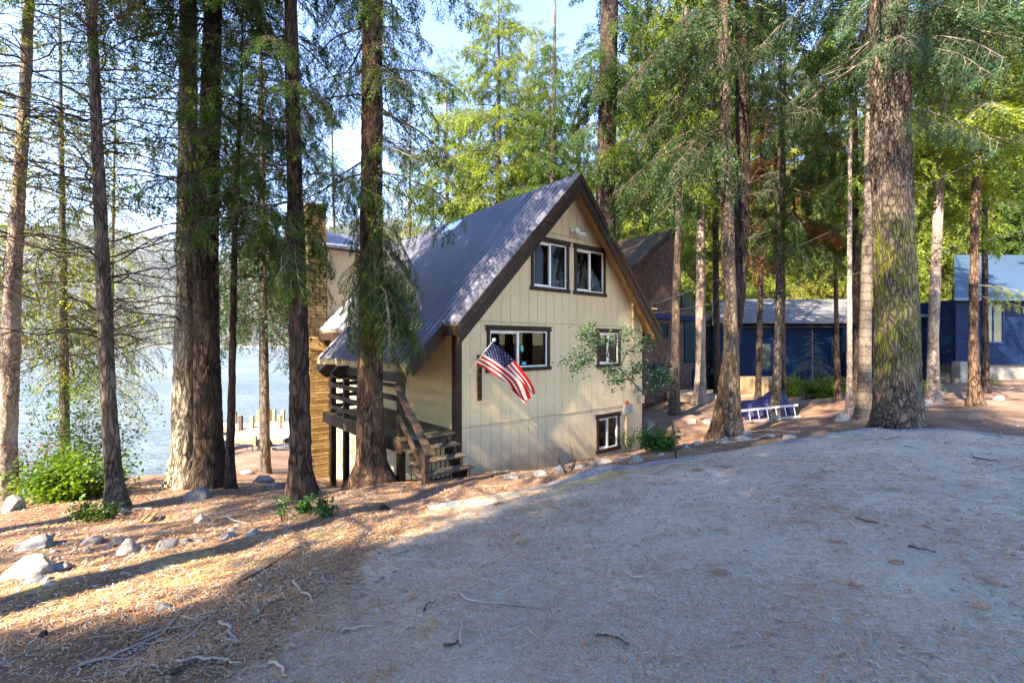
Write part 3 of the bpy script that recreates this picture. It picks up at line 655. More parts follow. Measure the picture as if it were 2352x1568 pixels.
# corner boards
MB().box(-.17, 0, -.025, .15, O(-4.6), O(.40)).build('corner_board', M['trim'], cab, bevel=.006)
MB().box(W, W+.05, -.02, .12, O(-4.0), O(.4)).build('corner_board', M['trim'], cab)
def window(a, b_, c, d, split, mats_panes=('glass', 'glass'), kids=None):
    w_ = MB(); tw = .085
    w_.box(a-tw, a, -.035, .0, O(c), O(d)).box(b_, b_+tw, -.035, .0, O(c), O(d))
    w_.prism([(a-tw-.05, O(d)), (b_+tw+.05, O(d)), (b_+tw+.02, O(d)+.10), (a-tw-.02, O(d)+.10)][::-1], lambda x, z: (x, -.05, z), lambda x, z: (x, 0, z))
    w_.box(a-tw-.07, b_+tw+.07, -.065, 0, O(d)+.10, O(d)+.125)
    w_.box(a-tw-.04, b_+tw+.04, -.05, 0, O(c)-.10, O(c))
    wo_ = w_.build('window', M['trim'], cab)
    f = MB(); fw_ = .036
    f.box(a, b_, .0, .06, O(d)-fw_, O(d)).box(a, b_, .0, .06, O(c), O(c)+fw_).box(a, a+fw_, .0, .06, O(c)+fw_, O(d)-fw_).box(b_-fw_, b_, .0, .06, O(c)+fw_, O(d)-fw_)
    f.box(split-fw_*.9, split+fw_*.9, .004, .07, O(c)+fw_, O(d)-fw_)
    f.box(a+fw_, split-fw_, .03, .055, O(d)-fw_*2, O(d)-fw_).box(a+fw_, split-fw_, .03, .055, O(c)+fw_, O(c)+fw_*2).box(a+fw_, a+fw_*1.9, .03, .055, O(c)+fw_*2, O(d)-fw_*2)
    fo = f.build('window_frame', M['vinyl'], wo_, bevel=.004)
    MB().box(a+fw_, split-fw_, .056, .060, O(c)+fw_, O(d)-fw_).build('window_pane', M['glass'], wo_)
    MB().box(split+fw_, b_-fw_, .036, .040, O(c)+fw_, O(d)-fw_).build('window_pane', M['glass'], wo_)
    return wo_
wobj = [window(a, b_, c, d, s) for (a, b_, c, d), s in zip(WIN, (1.71, 5.30, 5.27, 2.84, 4.46))]
# scalloped curtain valance, stickers, lamp shade
cv = MB(); pts_ = [(.84, O(.26))]+[(.84+i*.0463, O(.04)-.03*abs(math.sin(i*math.pi/5))) for i in range(40)]+[(2.66, O(.26))]
cv.prism(pts_, lambda x, z: (x, .10, z), lambda x, z: (x, .115, z)); cv.build('curtain', M['curtain'], wobj[0])
cs = MB(); cs.prism([(1.86+.055*math.cos(i*.314), O(-.15)+.085*math.sin(i*.314)) for i in range(20)], lambda x, z: (x, .031, z), lambda x, z: (x, .034, z)); cs.build('round_sticker', M['teal'], wobj[0])
MB().box(1.86, 2.0, .031, .034, O(-.56), O(-.49)).build('square_sticker', M['skyblue'], wobj[0])
lm_ = MB(); lm_.tube([(4.68, .42, O(1.70)), (4.68, .42, O(2.02))], [.19, .10], 18, cap=False); lm_.tube([(4.68, .42, O(1.3)), (4.68, .42, O(1.72))], .02, 8)
lo = lm_.build('table_lamp', M['lamp'], None); lo.location = cab.matrix_basis @ Vector((0, 0, 0)); lo.rotation_euler = (0, 0, ROT); lo.location = cab.location
tag(lo, 'green lamp shade standing inside the right upper window', 'lamp')
# roof: ribbed sheets
def ribbed(tA, tB, y0, y1, name, mat, per=.225, hgt=.085, parent=cab):
    prof = []; y = y0; i = 0
    while y < y1-1e-3:
        for dy, h in ((0, 0), (.115, 0), (.128, 1), (.175, 1), (.188, 0)):
            if y+dy <= y1: prof.append((y+dy, h*hgt))
        y += per
    prof.append((y1, 0)); n = len(prof)
    sg = -1 if tB < 3.525 or tA < 3.525 else 1; nx, nz = sg*SL/math.hypot(1, SL), 1/math.hypot(1, SL); vs = []
    for j, t in enumerate(np.linspace(tA, tB, 4)):
        for y, h in prof: vs.append((t+nx*h, y, O(zr(t))+nz*h))
    vs = np.array(vs); f = []
    for j in range(3):
        for i in range(n-1): f.append((j*n+i, j*n+i+1, (j+1)*n+i+1, (j+1)*n+i))
    vb = vs-np.array([nx*.03, 0, nz*.03])
    fb = [tuple(4*n+q for q in x[::-1]) for x in f]+[(i, 4*n+i, 4*n+i+1, i+1) for i in range(n-1)]
    return mesh_np(name, np.vstack([vs, vb]), np.array(f+fb), None, [mat], parent=parent)
rl = ribbed(3.525, -.36, RY0, RY1, 'roof', M['metalroof'])
rr_ = ribbed(3.525, 7.41, RY0, RY1, 'roof', M['metalroof'])
pr = ribbed(-.36, -1.25, .22, 6.3, 'porch_roof', M['metalroof'])
# ridge cap
rc = MB(); rc.prism([(3.525-.17, O(AP-.17*SL)+.045), (3.525, O(AP)+.055), (3.525+.17, O(AP-.17*SL)+.045), (3.525+.17, O(AP-.17*SL)+.03), (3.525, O(AP)+.04), (3.525-.17, O(AP-.17*SL)+.03)], lambda a, b: (a, RY0-.02, b), lambda a, b: (a, RY1, b)); rc.build('ridge_cap', M['metalroof'], cab)
# roof decking (tan underside)
def slabroof(tA, tB, y0, y1, th, mat, name, drop=.035):
    a = [(tA, O(zr(tA))-drop), (tB, O(zr(tB))-drop), (tB, O(zr(tB))-drop-th), (tA, O(zr(tA))-drop-th)]
    return MB().prism(a, lambda x, z: (x, y0, z), lambda x, z: (x, y1, z)).build(name, mat, cab)
slabroof(3.522, -.34, RY0+.03, RY1-.03, .11, M['soffit'], 'soffit'); slabroof(3.528, 7.39, RY0+.03, RY1-.03, .11, M['soffit'], 'soffit')
slabroof(-.345, -1.22, .25, 6.27, .10, M['soffit'], 'soffit')
# rake fascias: an upper flashing and a lower board each side, plus eave fascias
def rake(tA, tB, y, w_, top, hgt, mat, name='rake_fascia', ext=0):
    return MB().prism([(tA, O(zr(tA))+top), (tB, O(zr(tB))+top), (tB, O(zr(tB))+top-hgt), (tA, O(zr(tA))+top-hgt)], lambda x, z: (x, y, z), lambda x, z: (x, y+w_, z)).build(name, mat, cab)
for tB in (-.38, 7.43):
    rake(3.525, tB, RY0-.055, .05, .05, .21, M['trim']); rake(3.525, tB+(.0 if tB < 0 else .12), RY0-.02, .045, -.16, .31, M['trim'])
rake(-.37, -1.27, .17, .045, .03, .20, M['trim']); rake(-.30, -1.10, .215, .04, -.17, .20, M['trim'])
MB().box(-.37, -.335, -.45, .2, O(.16), O(.385)).build('eave_fascia', M['trim'], cab)
MB().box(-1.28, -1.245, .2, 6.3, O(-.72), O(-.46)).build('eave_fascia', plain('tan_fascia', (.34, .24, .13), .7, .2, 5), cab)
MB().box(-.385, -.35, 6.32, 12.2, O(.1), O(.37)).build('eave_fascia', M['trim'], cab)
MB().box(7.40, 7.435, -.4, 12.2, O(.1), O(.37)).build('eave_fascia', M['trim'], cab)
# rafters tails of the porch seen from below
pb = MB()
for y in (1.2, 2.4, 3.6, 4.8, 6.0): pb.prism([(-.2, O(zr(-.2))-.16), (-1.2, O(zr(-1.2))-.16), (-1.2, O(zr(-1.2))-.30), (-.2, O(zr(-.2))-.30)], lambda x, z, y=y: (x, y, z), lambda x, z, y=y: (x, y+.06, z))
pb.build('rafter', M['trim'], cab)
# skylight
sk = MB(); a0, a1, b0, b1 = 2.98, 3.40, 4.85, 5.85
nx, nz = -SL/math.hypot(1, SL), 1/math.hypot(1, SL)
def onroof(t, y, h): return (t+nx*h, y, O(zr(t))+nz*h)
sk.add([onroof(t, y, h) for h in (.0, .08) for t, y in ((a0, b0), (a1, b0), (a1, b1), (a0, b1))], MB.BF)
so_ = sk.build('skylight', M['greybox'], rl)
m, t, b = nt('skylight_glass'); b.inputs['Base Color'].default_value = (.35, .5, .6, 1); b.inputs['Roughness'].default_value = .05; b.inputs['Specular IOR Level'].default_value = 1; b.inputs['Metallic'].default_value = .6
sk = MB(); sk.add([onroof(t, y, h) for h in (.081, .09) for t, y in ((a0+.03, b0+.03), (a1-.03, b0+.03), (a1-.03, b1-.03), (a0+.03, b1-.03))], MB.BF); sk.build('skylight_pane', m, so_)
# rear cross wing: wall facing the viewer, corner post, its own metal roof
MB().box(-.02, 2.6, 9.35, 9.5, O(-6.8), O(3.62)).build('wing_wall', M['siding'], cab)
MB().box(-.02, .13, 9.5, 12, O(-6.8), O(3.62)).build('wing_wall', M['siding'], cab)
MB().box(-.16, -.02, 9.31, 9.45, O(-3.0), O(3.6)).build('corner_board', M['trim'], cab)
MB().prism([(8.95, O(3.62)), (10.75, O(4.50)), (12.5, O(3.62)), (12.5, O(3.70)), (10.75, O(4.60)), (8.95, O(3.72))], lambda y, z: (-.35, y, z), lambda y, z: (3.4, y, z)).build('wing_roof', M['metalroof'], cab)
MB().prism([(9.3, O(3.62)), (10.75, O(4.48)), (12.2, O(3.62))], lambda y, z: (-.02, y, z), lambda y, z: (.12, y, z)).build('wing_gable', M['siding'], cab)
# chimney of rough long bricks, stepped shoulder and a cap
ch = MB(); rn = random.Random(4)
def course(z, x0, x1, y0, y1, hgt):
    j = .012; ch.box(x0+rn.uniform(-j, j), x1+rn.uniform(-j, j), y0+rn.uniform(-j, j), y1, z, z+hgt*.86)
z = O(-7.0)
while z < O(-.25): course(z, -.74, -.03, 9.05, 10.4, .115); z += .115
zs_ = z
while z < O(5.15): course(z, -.78, -.10, 9.15, 10.2, .115); z += .115
ch.box(-.71, -.06, 9.09, 10.36, O(-7.0), O(-.25)); ch.box(-.74, -.14, 9.2, 10.15, O(-.25), O(5.12)); cho = ch.build('chimney', M['brick'], cab)
MB().box(-.84, -.04, 9.07, 10.3, O(5.14), O(5.24)).build('chimney_cap', M['concrete'], cho, bevel=.02)
MB().prism([(-.82, O(-.2)), (.0, O(-.35)), (.0, O(-.22)), (-.4, O(.22)), (-.82, O(.2))], lambda x, z: (x, 8.98, z), lambda x, z: (x, 10.42, z)).build('chimney_shoulder', M['soffit'], cho, bevel=.03)
# deck and stairs
dk = MB(); y = .08
while y < 5.2: dk.box(-1.42, -.02, y, y+.135, O(-2.06), O(-2.03)); y += .145
dko = dk.build('deck', M['mossdeck'], cab)
MB().box(-1.46, -1.42, .08, 5.2, O(-2.33), O(-2.05)).box(-1.42, -.02, .05, .09, O(-2.28), O(-2.062)).box(-1.42, -.02, 5.1, 5.14, O(-2.28), O(-2.062)).build('deck_fascia', M['rail'], dko)
MB().box(-1.40, -.02, .0, .07, O(-2.062), O(-2.01)).build('landing_nosing', M['tread'], dko)
for (x, y, zt, zb_) in ((-1.3, .4, -.62, -3.4), (-1.3, 3.71, -.62, -4.2), (-1.3, 4.76, -.62, -4.4)): MB().box(x-.075, x+.075, y-.07, y+.07, O(zb_), O(zt)).build('porch_post', M['trim'], cab, bevel=.006)
MB().box(-1.36, -1.24, .25, 6.2, O(-.86), O(-.66)).build('porch_beam', M['trim'], cab)
for y in (3.55, 4.6):      # short cross beams with chopped ends at the far posts
    MB().prism([(-1.75, O(-.80)), (-1.55, O(-.62)), (-.02, O(-.62)), (-.02, O(-.98)), (-1.55, O(-.98))], lambda x, z, y=y: (x, y, z), lambda x, z, y=y: (x, y+.12, z)).build('cross_beam', M['trim'], cab)
ra = MB()
for h in (-1.20, -1.53, -1.83): ra.box(-1.40, -1.36, .4, 4.85, O(h)-.06, O(h)+.06)
ra.box(-1.45, -1.28, .4, 4.9, O(-.96), O(-.92))
for h in (-1.20, -1.53, -1.83): ra.box(-1.36, -.05, 4.80, 4.84, O(h)-.06, O(h)+.06)
ra.build('railing', M['rail'], cab)
st_ = MB()
for i, (yy, h) in enumerate(((-.12, -2.22), (-.38, -2.42), (-.64, -2.61), (-.90, -2.80))):
    if i < 3: pass
    t_o = MB().box(-1.42, -.20, yy-.15, yy+.15, O(h)-.045, O(h)).build('stair_tread', M['tread'], cab, bevel=.008)
    if i == 3: t_o.location = (0, 0, -.02)
for x in (-1.25, -.36):
    MB().prism([(.10, O(-2.05)), (.10, O(-2.55)), (-.80, O(-3.25)), (-1.05, O(-3.25)), (-1.05, O(-2.86)), (-.80, O(-2.86)), (-.80, O(-2.67)), (-.53, O(-2.67)), (-.53, O(-2.47)), (-.27, O(-2.47)), (-.27, O(-2.27)), (-.0, O(-2.27)), (-.0, O(-2.05))], lambda y, z, x=x: (x, y, z), lambda y, z, x=x: (x+.05, y, z)).build('stair_stringer', M['rail'], cab)
MB().box(-1.48, -1.38, -.98, -.84, O(-3.3), O(-1.98)).build('newel_post', M['rail'], cab, bevel=.006)
MB().beam((-1.43, .33, O(-.93)), (-1.43, -1.12, O(-2.14)), .15, .045).build('handrail', M['rail'], cab)
MB().beam((-1.40, .35, O(-1.55)), (-1.40, -.86, O(-2.55)), .045, .10).build('handrail', M['rail'], cab)
# basement stair lattice below the landing
la = MB()
for i in range(9): la.box(-1.2+i*.12, -1.185+i*.12, .12, .135, O(-3.1), O(-2.3))
la.box(-1.25, -.2, .118, .137, O(-2.66), O(-2.63)); la.box(-1.25, -.2, .118, .137, O(-3.05), O(-3.02)); la.build('lattice', M['black'], cab)
# floodlight, conduit, meter, boxes
fl = MB(); fl.tube([(3.67, -.02, O(3.10)), (3.67, -.06, O(3.10))], .075, 14); fl.tube([(3.67, -.06, O(3.10)), (3.70, -.13, O(3.06))], .025, 8)
for dx, dz in ((.12, -.02), (-.02, .08)):
    fl.tube([(3.70, -.13, O(3.06)), (3.70+dx, -.17, O(3.06)+dz*.5), (3.70+dx*2.1, -.24, O(3.06)+dz-.03)], [.03, .045, .07], 12)
fl.build('floodlight', M['chrome'], cab, smooth=False)
cd = MB(); cd.tube([(6.50, -.03, O(1.35)), (6.50, -.03, O(-1.40))], .028, 8); cd.tube([(6.14, -.03, O(-2.2)), (6.14, -.03, O(-3.62))], .026, 8); cd.tube([(6.18, -.03, O(-2.16)), (6.6, -.03, O(-2.17))], .02, 6)
cd.build('conduit', M['siding'], cab)
MB().box(6.30, 6.78, -.04, 0, O(-1.50), O(-1.12)).build('meter_panel', M['siding'], cab)
mt = MB(); mt.box(6.58, 6.82, -.10, -.0, O(-1.62), O(-1.38)); mt.tube([(6.70, -.10, O(-1.48)), (6.70, -.19, O(-1.48))], .085, 16); mto = mt.build('electric_meter', M['greybox'], cab)
MB().box(6.80, 7.02, -.12, -.001, O(-1.95), O(-1.70)).build('utility_box', M['siding'], cab, bevel=.01)
bx = MB(); bx.box(6.02, 6.32, -.16, 0, O(-2.22), O(-1.93)); bx.box(6.2, 6.26, -.165, -.155, O(-2.14), O(-2.05)); bxo = bx.build('junction_box', M['greybox'], cab, bevel=.01)
MB().tube([(6.14, -.08, O(-1.93)), (6.14, -.08, O(-1.83))], .05, 12).build('red_beacon', M['red'], bxo)
rp = MB()
for k in range(3):
    pts_ = [(6.50+.38*q+.02*k, -.10-.05*math.sin(q*3.1), O(1.28)-.02*k-(.28+.06*k)*math.sin(q*math.pi)*(1-.5*q)) for q in np.linspace(0, 1, 12)]
    rp.tube(pts_, .012, 6)
rp.tube([(6.50, -.05, O(1.33)), (7.0, -.2, O(1.12)), (7.3, -.4, O(1.1))], .014, 6); rp.build('service_cable', M['rope'], cab)
# street number board
nb_ = MB().box(.43, .565, -.03, -.001, O(-1.36), O(-.28)).build('number_board', M['signwood'], cab, bevel=.008)
def text_mesh(s, size, mat, parent, name, depth=.004):
    c = bpy.data.curves.new(name, 'FONT'); c.body = s; c.size = size; c.extrude = depth; c.align_x = 'CENTER'; c.align_y = 'CENTER'; c.offset = .004
    o = bpy.data.objects.new(name, c); col.objects.link(o); bpy.context.view_layer.update()
    me = bpy.data.meshes.new_from_object(o.evaluated_get(bpy.context.evaluated_depsgraph_get())); bpy.data.objects.remove(o)
    q = bpy.data.objects.new(name, me); col.objects.link(q); q.parent = parent; me.materials.clear(); me.materials.append(mat); return q
for i, ch_ in enumerate('4664'):
    q = text_mesh(ch_, .22, M['black'], nb_, 'digit'); q.location = (.497, -.036, O(-.66-.19*i)); q.rotation_euler = (R(90), 0, 0)

# ------------------------------------------------------------------ flag on its pole
P0 = Vector(hp(1075, 854)+(0,)); 
def cw(t, y, h): return cab.location+Matrix.Rotation(ROT, 3, 'Z')@Vector((t, y, O(h)))
base = cw(.20, -.01, -.67); tip = cw(.20, -.92, .03)
fe = empty('flag_on_pole', base, 0, 'striped flag with a starred blue canton flying from a pole on the cabin front', 'flag')
pl = MB(); d = tip-base; pl.tube([d*.0, d*.5, d*1.0], .012, 8); pl.build('pole', M['chrome'], fe, smooth=True)
MB().tube([(0, 0, 0), tuple(d*.03), tuple(d*.09)], [.05, .035, .02], 10).build('bracket', M['chrome'], fe)
fn = MB(); fn.tube([tuple(d*1.0), tuple(d*1.02), tuple(d*1.05), tuple(d*1.075), tuple(d*1.09)], [.012, .035, .045, .03, .005], 10); fn.build('finial', M['chrome'], fe, smooth=True)
NA, NB = 78, 52
hA, hB = base+d*.985, base+d*.275           # hoist top and bottom
fA = ray(1229, 903, 9.75); fB = ray(1201, 926, 9.95)   # fly end corners (gathered)
mA = ray(1188, 838, 9.72); mB_ = ray(1154, 873, 10.0)
def flagp(a, b):
    top = (1-a)**2*hA+2*a*(1-a)*(mA*2-(hA+fA)*.5)+a*a*fA; bot = (1-a)**2*hB+2*a*(1-a)*(mB_*2-(hB+fB)*.5)+a*a*fB
    p = top.lerp(bot, b); k = a**1.1
    n_v = Vector((.64, -.77, .1)).normalized()
    p += n_v*(.10*k*math.sin(b*11+a*3.0)+.05*k*math.sin(a*9+b*4)); p += Vector((.02, 0, .02))*k*math.sin(b*22+a*5)
    return p-base
fv = [flagp(i/NA, j/NB) for i in range(NA+1) for j in range(NB+1)]
fm = MB(); fm.v = [tuple(v) for v in fv]
for i in range(NA):
    for j in range(NB):
        stripe = int(j/NB*13); mi = 0 if stripe % 2 == 0 else 1
        if i/NA < .40 and stripe < 7: mi = 2
        fm.f.append((i*(NB+1)+j, i*(NB+1)+j+1, (i+1)*(NB+1)+j+1, (i+1)*(NB+1)+j)); fm.m.append(mi)
for r_ in range(9):          # 50 stars in nine rows
    for c_ in range(6 if r_ % 2 == 0 else 5):
        ca_ = (.40*(c_*2+1+(r_ % 2))/12.0); cb_ = (7/13)*(r_+1)/10
        for sgn in (-1, 1):
            vs = []
            for q in range(10):
                rr__ = .0175 if q % 2 == 0 else .007; an = q*math.pi/5
                a_ = ca_+rr__*math.sin(an)*.66; b__ = cb_-rr__*math.cos(an)*1.05
                p = flagp(a_, b__); n_v = (flagp(a_+.01, b__)-p).cross(flagp(a_, b__+.01)-p).normalized(); vs.append(p+n_v*.004*sgn)
            c0 = flagp(ca_, cb_); n_v = (flagp(ca_+.01, cb_)-c0).cross(flagp(ca_, cb_+.01)-c0).normalized(); vs.append(c0+n_v*.004*sgn)
            fm.add(vs, [(q, (q+1) % 10, 10) for q in range(10)], 1)
fm.build('flag', [M['fred'], M['fwhite'], M['fblue']], fe, smooth=True)

# ------------------------------------------------------------------ ground intersection along a line of sight
def gi(px, py, y0=1.5, y1=60):
    ys = np.linspace(y0, y1, 900); x = (px-CX)/F*ys; z = CAMZ-(py-CY)/F*ys; d = z-Hs(x, ys)
    k = np.argmax(d < 0); k = k if d[k] < 0 else len(ys)-1
    return Vector((x[k], ys[k], H(x[k], ys[k])))

# ------------------------------------------------------------------ the standing trees, near ones first
rt = np.random.default_rng(11)
def rb(seed, lib, z0, z1, n, l0, l1, p0, p1, az0=0, az1=6.283):
    g_ = np.random.default_rng(seed); return [(lib, int(g_.integers(0, 6)), (0, 0, g_.uniform(z0, z1)), g_.uniform(az0, az1), g_.uniform(p0, p1), g_.uniform(l0, l1)/2, g_.normal(0, .3)) for _ in range(n)]
CR = {
 'high1': (crown_items(1, 'near', 11.4, 27, 3.2, 72), 'near'), 'high2': (crown_items(2, 'near', 10.8, 25, 2.8, 62), 'near'),
}
MM = lambda leafm, twig='twig': [M[twig], M[leafm]]
def crown(e, at, key, leafm, rz, sc=1): return add_crown(e, at, 14, key+leafm, CR[key][0], MM(leafm), rz, sc)

e, at, _ = px_tree([(12, 1150, 66), (16, 1000, 52), (24, 780, 48), (33, 600, 40), (45, 400, 34), (58, 200, 30), (66, 0, 27)], 9.4, M['bark_pink'], 24, 'pale sunlit trunk at the left edge with a white boulder at its foot', hero=True, seed=2, amp=.012)
add_boughs(e, at, rb(21, 'thin', 5.4, 11.5, 40, 1.6, 2.8, -.4, .3)+rb(22, 'dead', 3.6, 9, 16, 1.2, 2.2, -.3, .3), MM('needle_yellow')); crown(e, at, 'high1', 'needle_mid', 1.0)
e, at, _ = px_tree([(268, 1168, 56), (262, 1100, 42), (247, 900, 38), (240, 700, 38), (229, 450, 31), (218, 200, 26), (211, 0, 21)], 8.3, M['bark_grey'], 22, 'slender leaning trunk with many bare dead branches above the rock row', hero=True, seed=3, amp=.012)
add_boughs(e, at, rb(31, 'dead', 2.6, 9.2, 60, 1.5, 3.0, -.25, .35)+rb(32, 'thin', 6.5, 11, 16, 1.0, 2.2, -.3, .3), MM('needle_yellow')); crown(e, at, 'high2', 'needle_mid', 2.0, .9)
e, at, _ = px_tree([(424, 1116, 82), (426, 1050, 68), (428, 850, 60), (430, 600, 52), (432, 350, 46), (432, 0, 40)], 10.2, M['bark_lichen'], 27, 'pale sunlit trunk of the twin pair with lichen on its bark', hero=True, seed=4)
add_boughs(e, at, rb(41, 'dead', 3.0, 10, 36, 1.6, 3.0, -.4, .3, 1.5, 4.8)+rb(43, 'near', 6.5, 11.5, 14, 1.4, 2.6, -.55, 0)+rb(42, 'thin', 6, 11, 14, 1.5, 2.6, -.4, .2), MM('needle_mid')); crown(e, at, 'high1', 'needle_mid', 3.0)
e, at, _ = px_tree([(484, 1120, 86), (481, 1050, 70), (475, 850, 62), (474, 600, 58), (480, 350, 50), (490, 0, 42)], 10.0, M['bark_dark'], 27, 'dark furrowed trunk of the twin pair nearest the cabin', hero=True, seed=5)
add_boughs(e, at, rb(53, 'near', 7.5, 12, 14, 1.6, 3.0, -.55, -.1)+rb(51, 'hang', 6.3, 10, 14, 1.2, 2.2, -.7, -.2, -1.2, 2.0)+rb(52, 'near', 5, 9.8, 7, 1.2, 2.2, -.5, 0, -1.8, 1.8), MM('needle_mid')); crown(e, at, 'high2', 'needle_mid', 4.5)
e, at, _ = px_tree([(529, 1128, 30), (529, 1050, 21), (534, 800, 17), (540, 500, 14), (552, 250, 9), (556, 100, 5)], 9.8, M['bark_dark'], 11, 'thin dark pole-like young fir just right of the twin trunks', hero=False, seed=6, flare=.2)
add_boughs(e, at, rb(61, 'thin', 4.4, 10.5, 26, 1.0, 2.2, -.3, .2)+rb(62, 'dead', 3.5, 7, 14, .8, 1.6, -.3, .3)+rb(63, 'near', 5.2, 10.5, 20, 1.2, 2.0, -.3, .2, -1.2, 1.4), MM('needle_mid'))
e, at, _ = px_tree([(612, 1032, 34), (607, 1000, 22), (603, 800, 17), (600, 600, 14), (597, 300, 11)], 31.5, M['bark_grey'], 27, 'distant grey trunk standing alone on the lake shore by the dock', seed=7)
add_boughs(e, at, rb(71, 'mid', 9, 24, 44, 2.5, 4.5, -.4, .2), MM('needle_dark'))
e, at, _ = px_tree([(694, 1142, 70), (690, 1080, 52), (688, 850, 46), (683, 650, 42), (675, 350, 35), (668, 0, 29)], 9.0, M['bark_dark'], 26, 'dark rough trunk with drooping green sprays left of the brick chimney', hero=True, seed=8)
add_boughs(e, at, rb(81, 'hang', 4.7, 8.4, 15, .8, 1.6, -.8, -.25, -2.5, .9)+rb(82, 'near', 5.8, 11.5, 30, 1.2, 2.4, -.4, .1)+rb(83, 'dead', 4, 9, 14, .8, 1.8, -.4, .3, 1.8, 5.0), MM('needle_mid'))
add_boughs(e, at, rb(84, 'hang', 4.4, 5.4, 7, .8, 1.5, -.6, -.1, -1.9, .2), MM('needle_mid', 'twig_pale')); crown(e, at, 'high2', 'needle_dark', .4)
e, at, _ = px_tree([(853, 1116, 104), (852, 1060, 70), (850, 900, 58), (852, 700, 53), (854, 400, 48), (855, 0, 46)], 9.7, M['bark_red'], 28, 'large red brown trunk in front of the cabin deck hung with green sprays', hero=True, seed=9, flare=.36)
add_boughs(e, at, rb(91, 'hang', 4.0, 7.0, 22, .9, 1.6, -1.0, -.3)+rb(92, 'near', 6.5, 11.5, 30, 1.4, 2.6, -.6, 0), MM('needle_mid'))
add_boughs(e, at, rb(93, 'hang', 3.7, 5.8, 16, .8, 1.4, -.95, -.4)+rb(95, 'hang', 3.9, 5.6, 12, 1.3, 2.0, -.8, -.3, -1.3, .5)+rb(96, 'near', 3.9, 5.2, 6, 1.0, 1.7, -.7, -.3, -1.2, .4)+rb(94, 'thin', 6, 10, 10, 1.5, 3.0, -.6, -.1, -1.5, 1.2), MM('needle_mid', 'twig_pale')); crown(e, at, 'high1', 'needle_dark', 5.4)
e, at, _ = px_tree([(1392, 1000, 60), (1391, 700, 48), (1391, 400, 43), (1396, 200, 41), (1400, 0, 38)], 21.0, M['bark_dark'], 30, 'massive dark trunk rising behind the right slope of the cabin roof', seed=10, amp=.04)
add_boughs(e, at, rb(101, 'mid', 11.5, 23, 50, 2.2, 3.6, -.55, .1), MM('needle_mid'))
e, at, _ = px_tree([(1549, 952, 26), (1551, 800, 20), (1556, 600, 17), (1565, 350, 14), (1572, 200, 11)], 18.2, M['bark_light'], 20, 'narrow straight trunk in front of the brown shingled house wall', seed=12)
add_boughs(e, at, rb(121, 'mid', 9.5, 17, 36, 1.6, 3.0, -.45, .2), MM('needle_bright'))
e, at, _ = px_tree([(1607, 928, 34), (1609, 850, 24), (1609, 650, 21), (1610, 400, 17), (1612, 200, 14)], 20.9, M['bark_pink'], 22, 'sun dappled pale trunk at the edge of the low wood platform', seed=13)
add_boughs(e, at, rb(131, 'mid', 11, 19, 36, 2.0, 3.4, -.45, .2)+rb(132, 'dead', 5, 9, 10, 1, 2, -.3, .3), MM('needle_bright'))
e, at, _ = px_tree([(1682, 1010, 50), (1681, 960, 40), (1680, 800, 35), (1673, 600, 32), (1667, 350, 27), (1661, 30, 22)], 10.4, M['bark_light'], 23, 'straight brown trunk of the close pair between cabin and ladder', hero=True, seed=14, amp=.012)
add_boughs(e, at, rb(141, 'near', 8.0, 10.8, 9, 1.6, 2.6, -.5, .0)+rb(142, 'near', 6.6, 10, 15, 2.2, 3.4, -.6, -.25, 2.4, 4.0), MM('needle_dark')); crown(e, at, 'high2', 'needle_dark', 1.4)
e, at, _ = px_tree([(1654, 1006, 50), (1660, 950, 40), (1680, 800, 37), (1700, 600, 36), (1707, 350, 33), (1704, 0, 31)], 11.0, M['bark_dark'], 26, 'dark leaning trunk crossing behind the straight one, moss at its foot', hero=True, seed=15)
add_boughs(e, at, rb(151, 'near', 8.0, 10.5, 7, 1.2, 2.4, -.4, .1)+rb(152, 'dead', 5, 8, 6, .9, 1.7, -.5, .3, -1.5, .6), MM('needle_dark', 'twig_pale')); crown(e, at, 'high1', 'needle_dark', 2.2)
e, at, _ = px_tree([(1781, 955, 24), (1785, 850, 19), (1789, 700, 17), (1791, 500, 14), (1792, 300, 11)], 15.4, M['bark_grey'], 19, 'slim grey trunk behind the round boulder beside the ladder', seed=16)
add_boughs(e, at, rb(161, 'mid', 5.5, 14, 34, 1.4, 2.6, -.5, .1)+rb(162, 'dead', 4, 8, 16, 1, 2.2, -.4, .3), MM('needle_mid', 'twig_pale'))
e, at, _ = px_tree([(1797, 945, 20), (1797, 850, 15), (1797, 600, 13), (1800, 350, 10)], 16.2, M['bark_red'], 17, 'slim red brown trunk right behind the tarp covered heap', seed=17)
add_boughs(e, at, rb(171, 'mid', 6, 13, 20, 1.4, 2.6, -.5, .1)+rb(172, 'mid', 4.6, 7.5, 8, 1, 1.8, -.5, .1), MM('needle_rust'))
e, at, _ = px_tree([(1741, 914, 16), (1745, 750, 13), (1750, 500, 11), (1752, 250, 9)], 20, M['bark_dark'], 20, 'thin dark trunk left of the tarp covered heap', seed=18)
add_boughs(e, at, rb(181, 'mid', 7, 17, 34, 1.8, 3.2, -.45, .2), MM('needle_mid'))
e, at, _ = px_tree([(1650, 905, 20), (1646, 800, 15), (1644, 600, 14), (1643, 300, 11)], 22.5, M['bark_dark'], 24, 'dark trunk at the right corner of the brown shingled house', seed=19)
add_boughs(e, at, rb(191, 'mid', 9, 20, 34, 2.0, 3.8, -.45, .2), MM('needle_bright'))
e, at, _ = px_tree([(1925, 920, 17), (1922, 800, 12), (1919, 600, 10), (1916, 400, 8)], 17, M['bark_red'], 16, 'thin trunk in front of the low dark fence', seed=20)
add_boughs(e, at, rb(201, 'mid', 5.5, 12, 24, 1.2, 2.4, -.45, .2)+rb(202, 'dead', 2.5, 6, 8, .6, 1.2, -.3, .3), MM('needle_mid', 'twig_pale'))
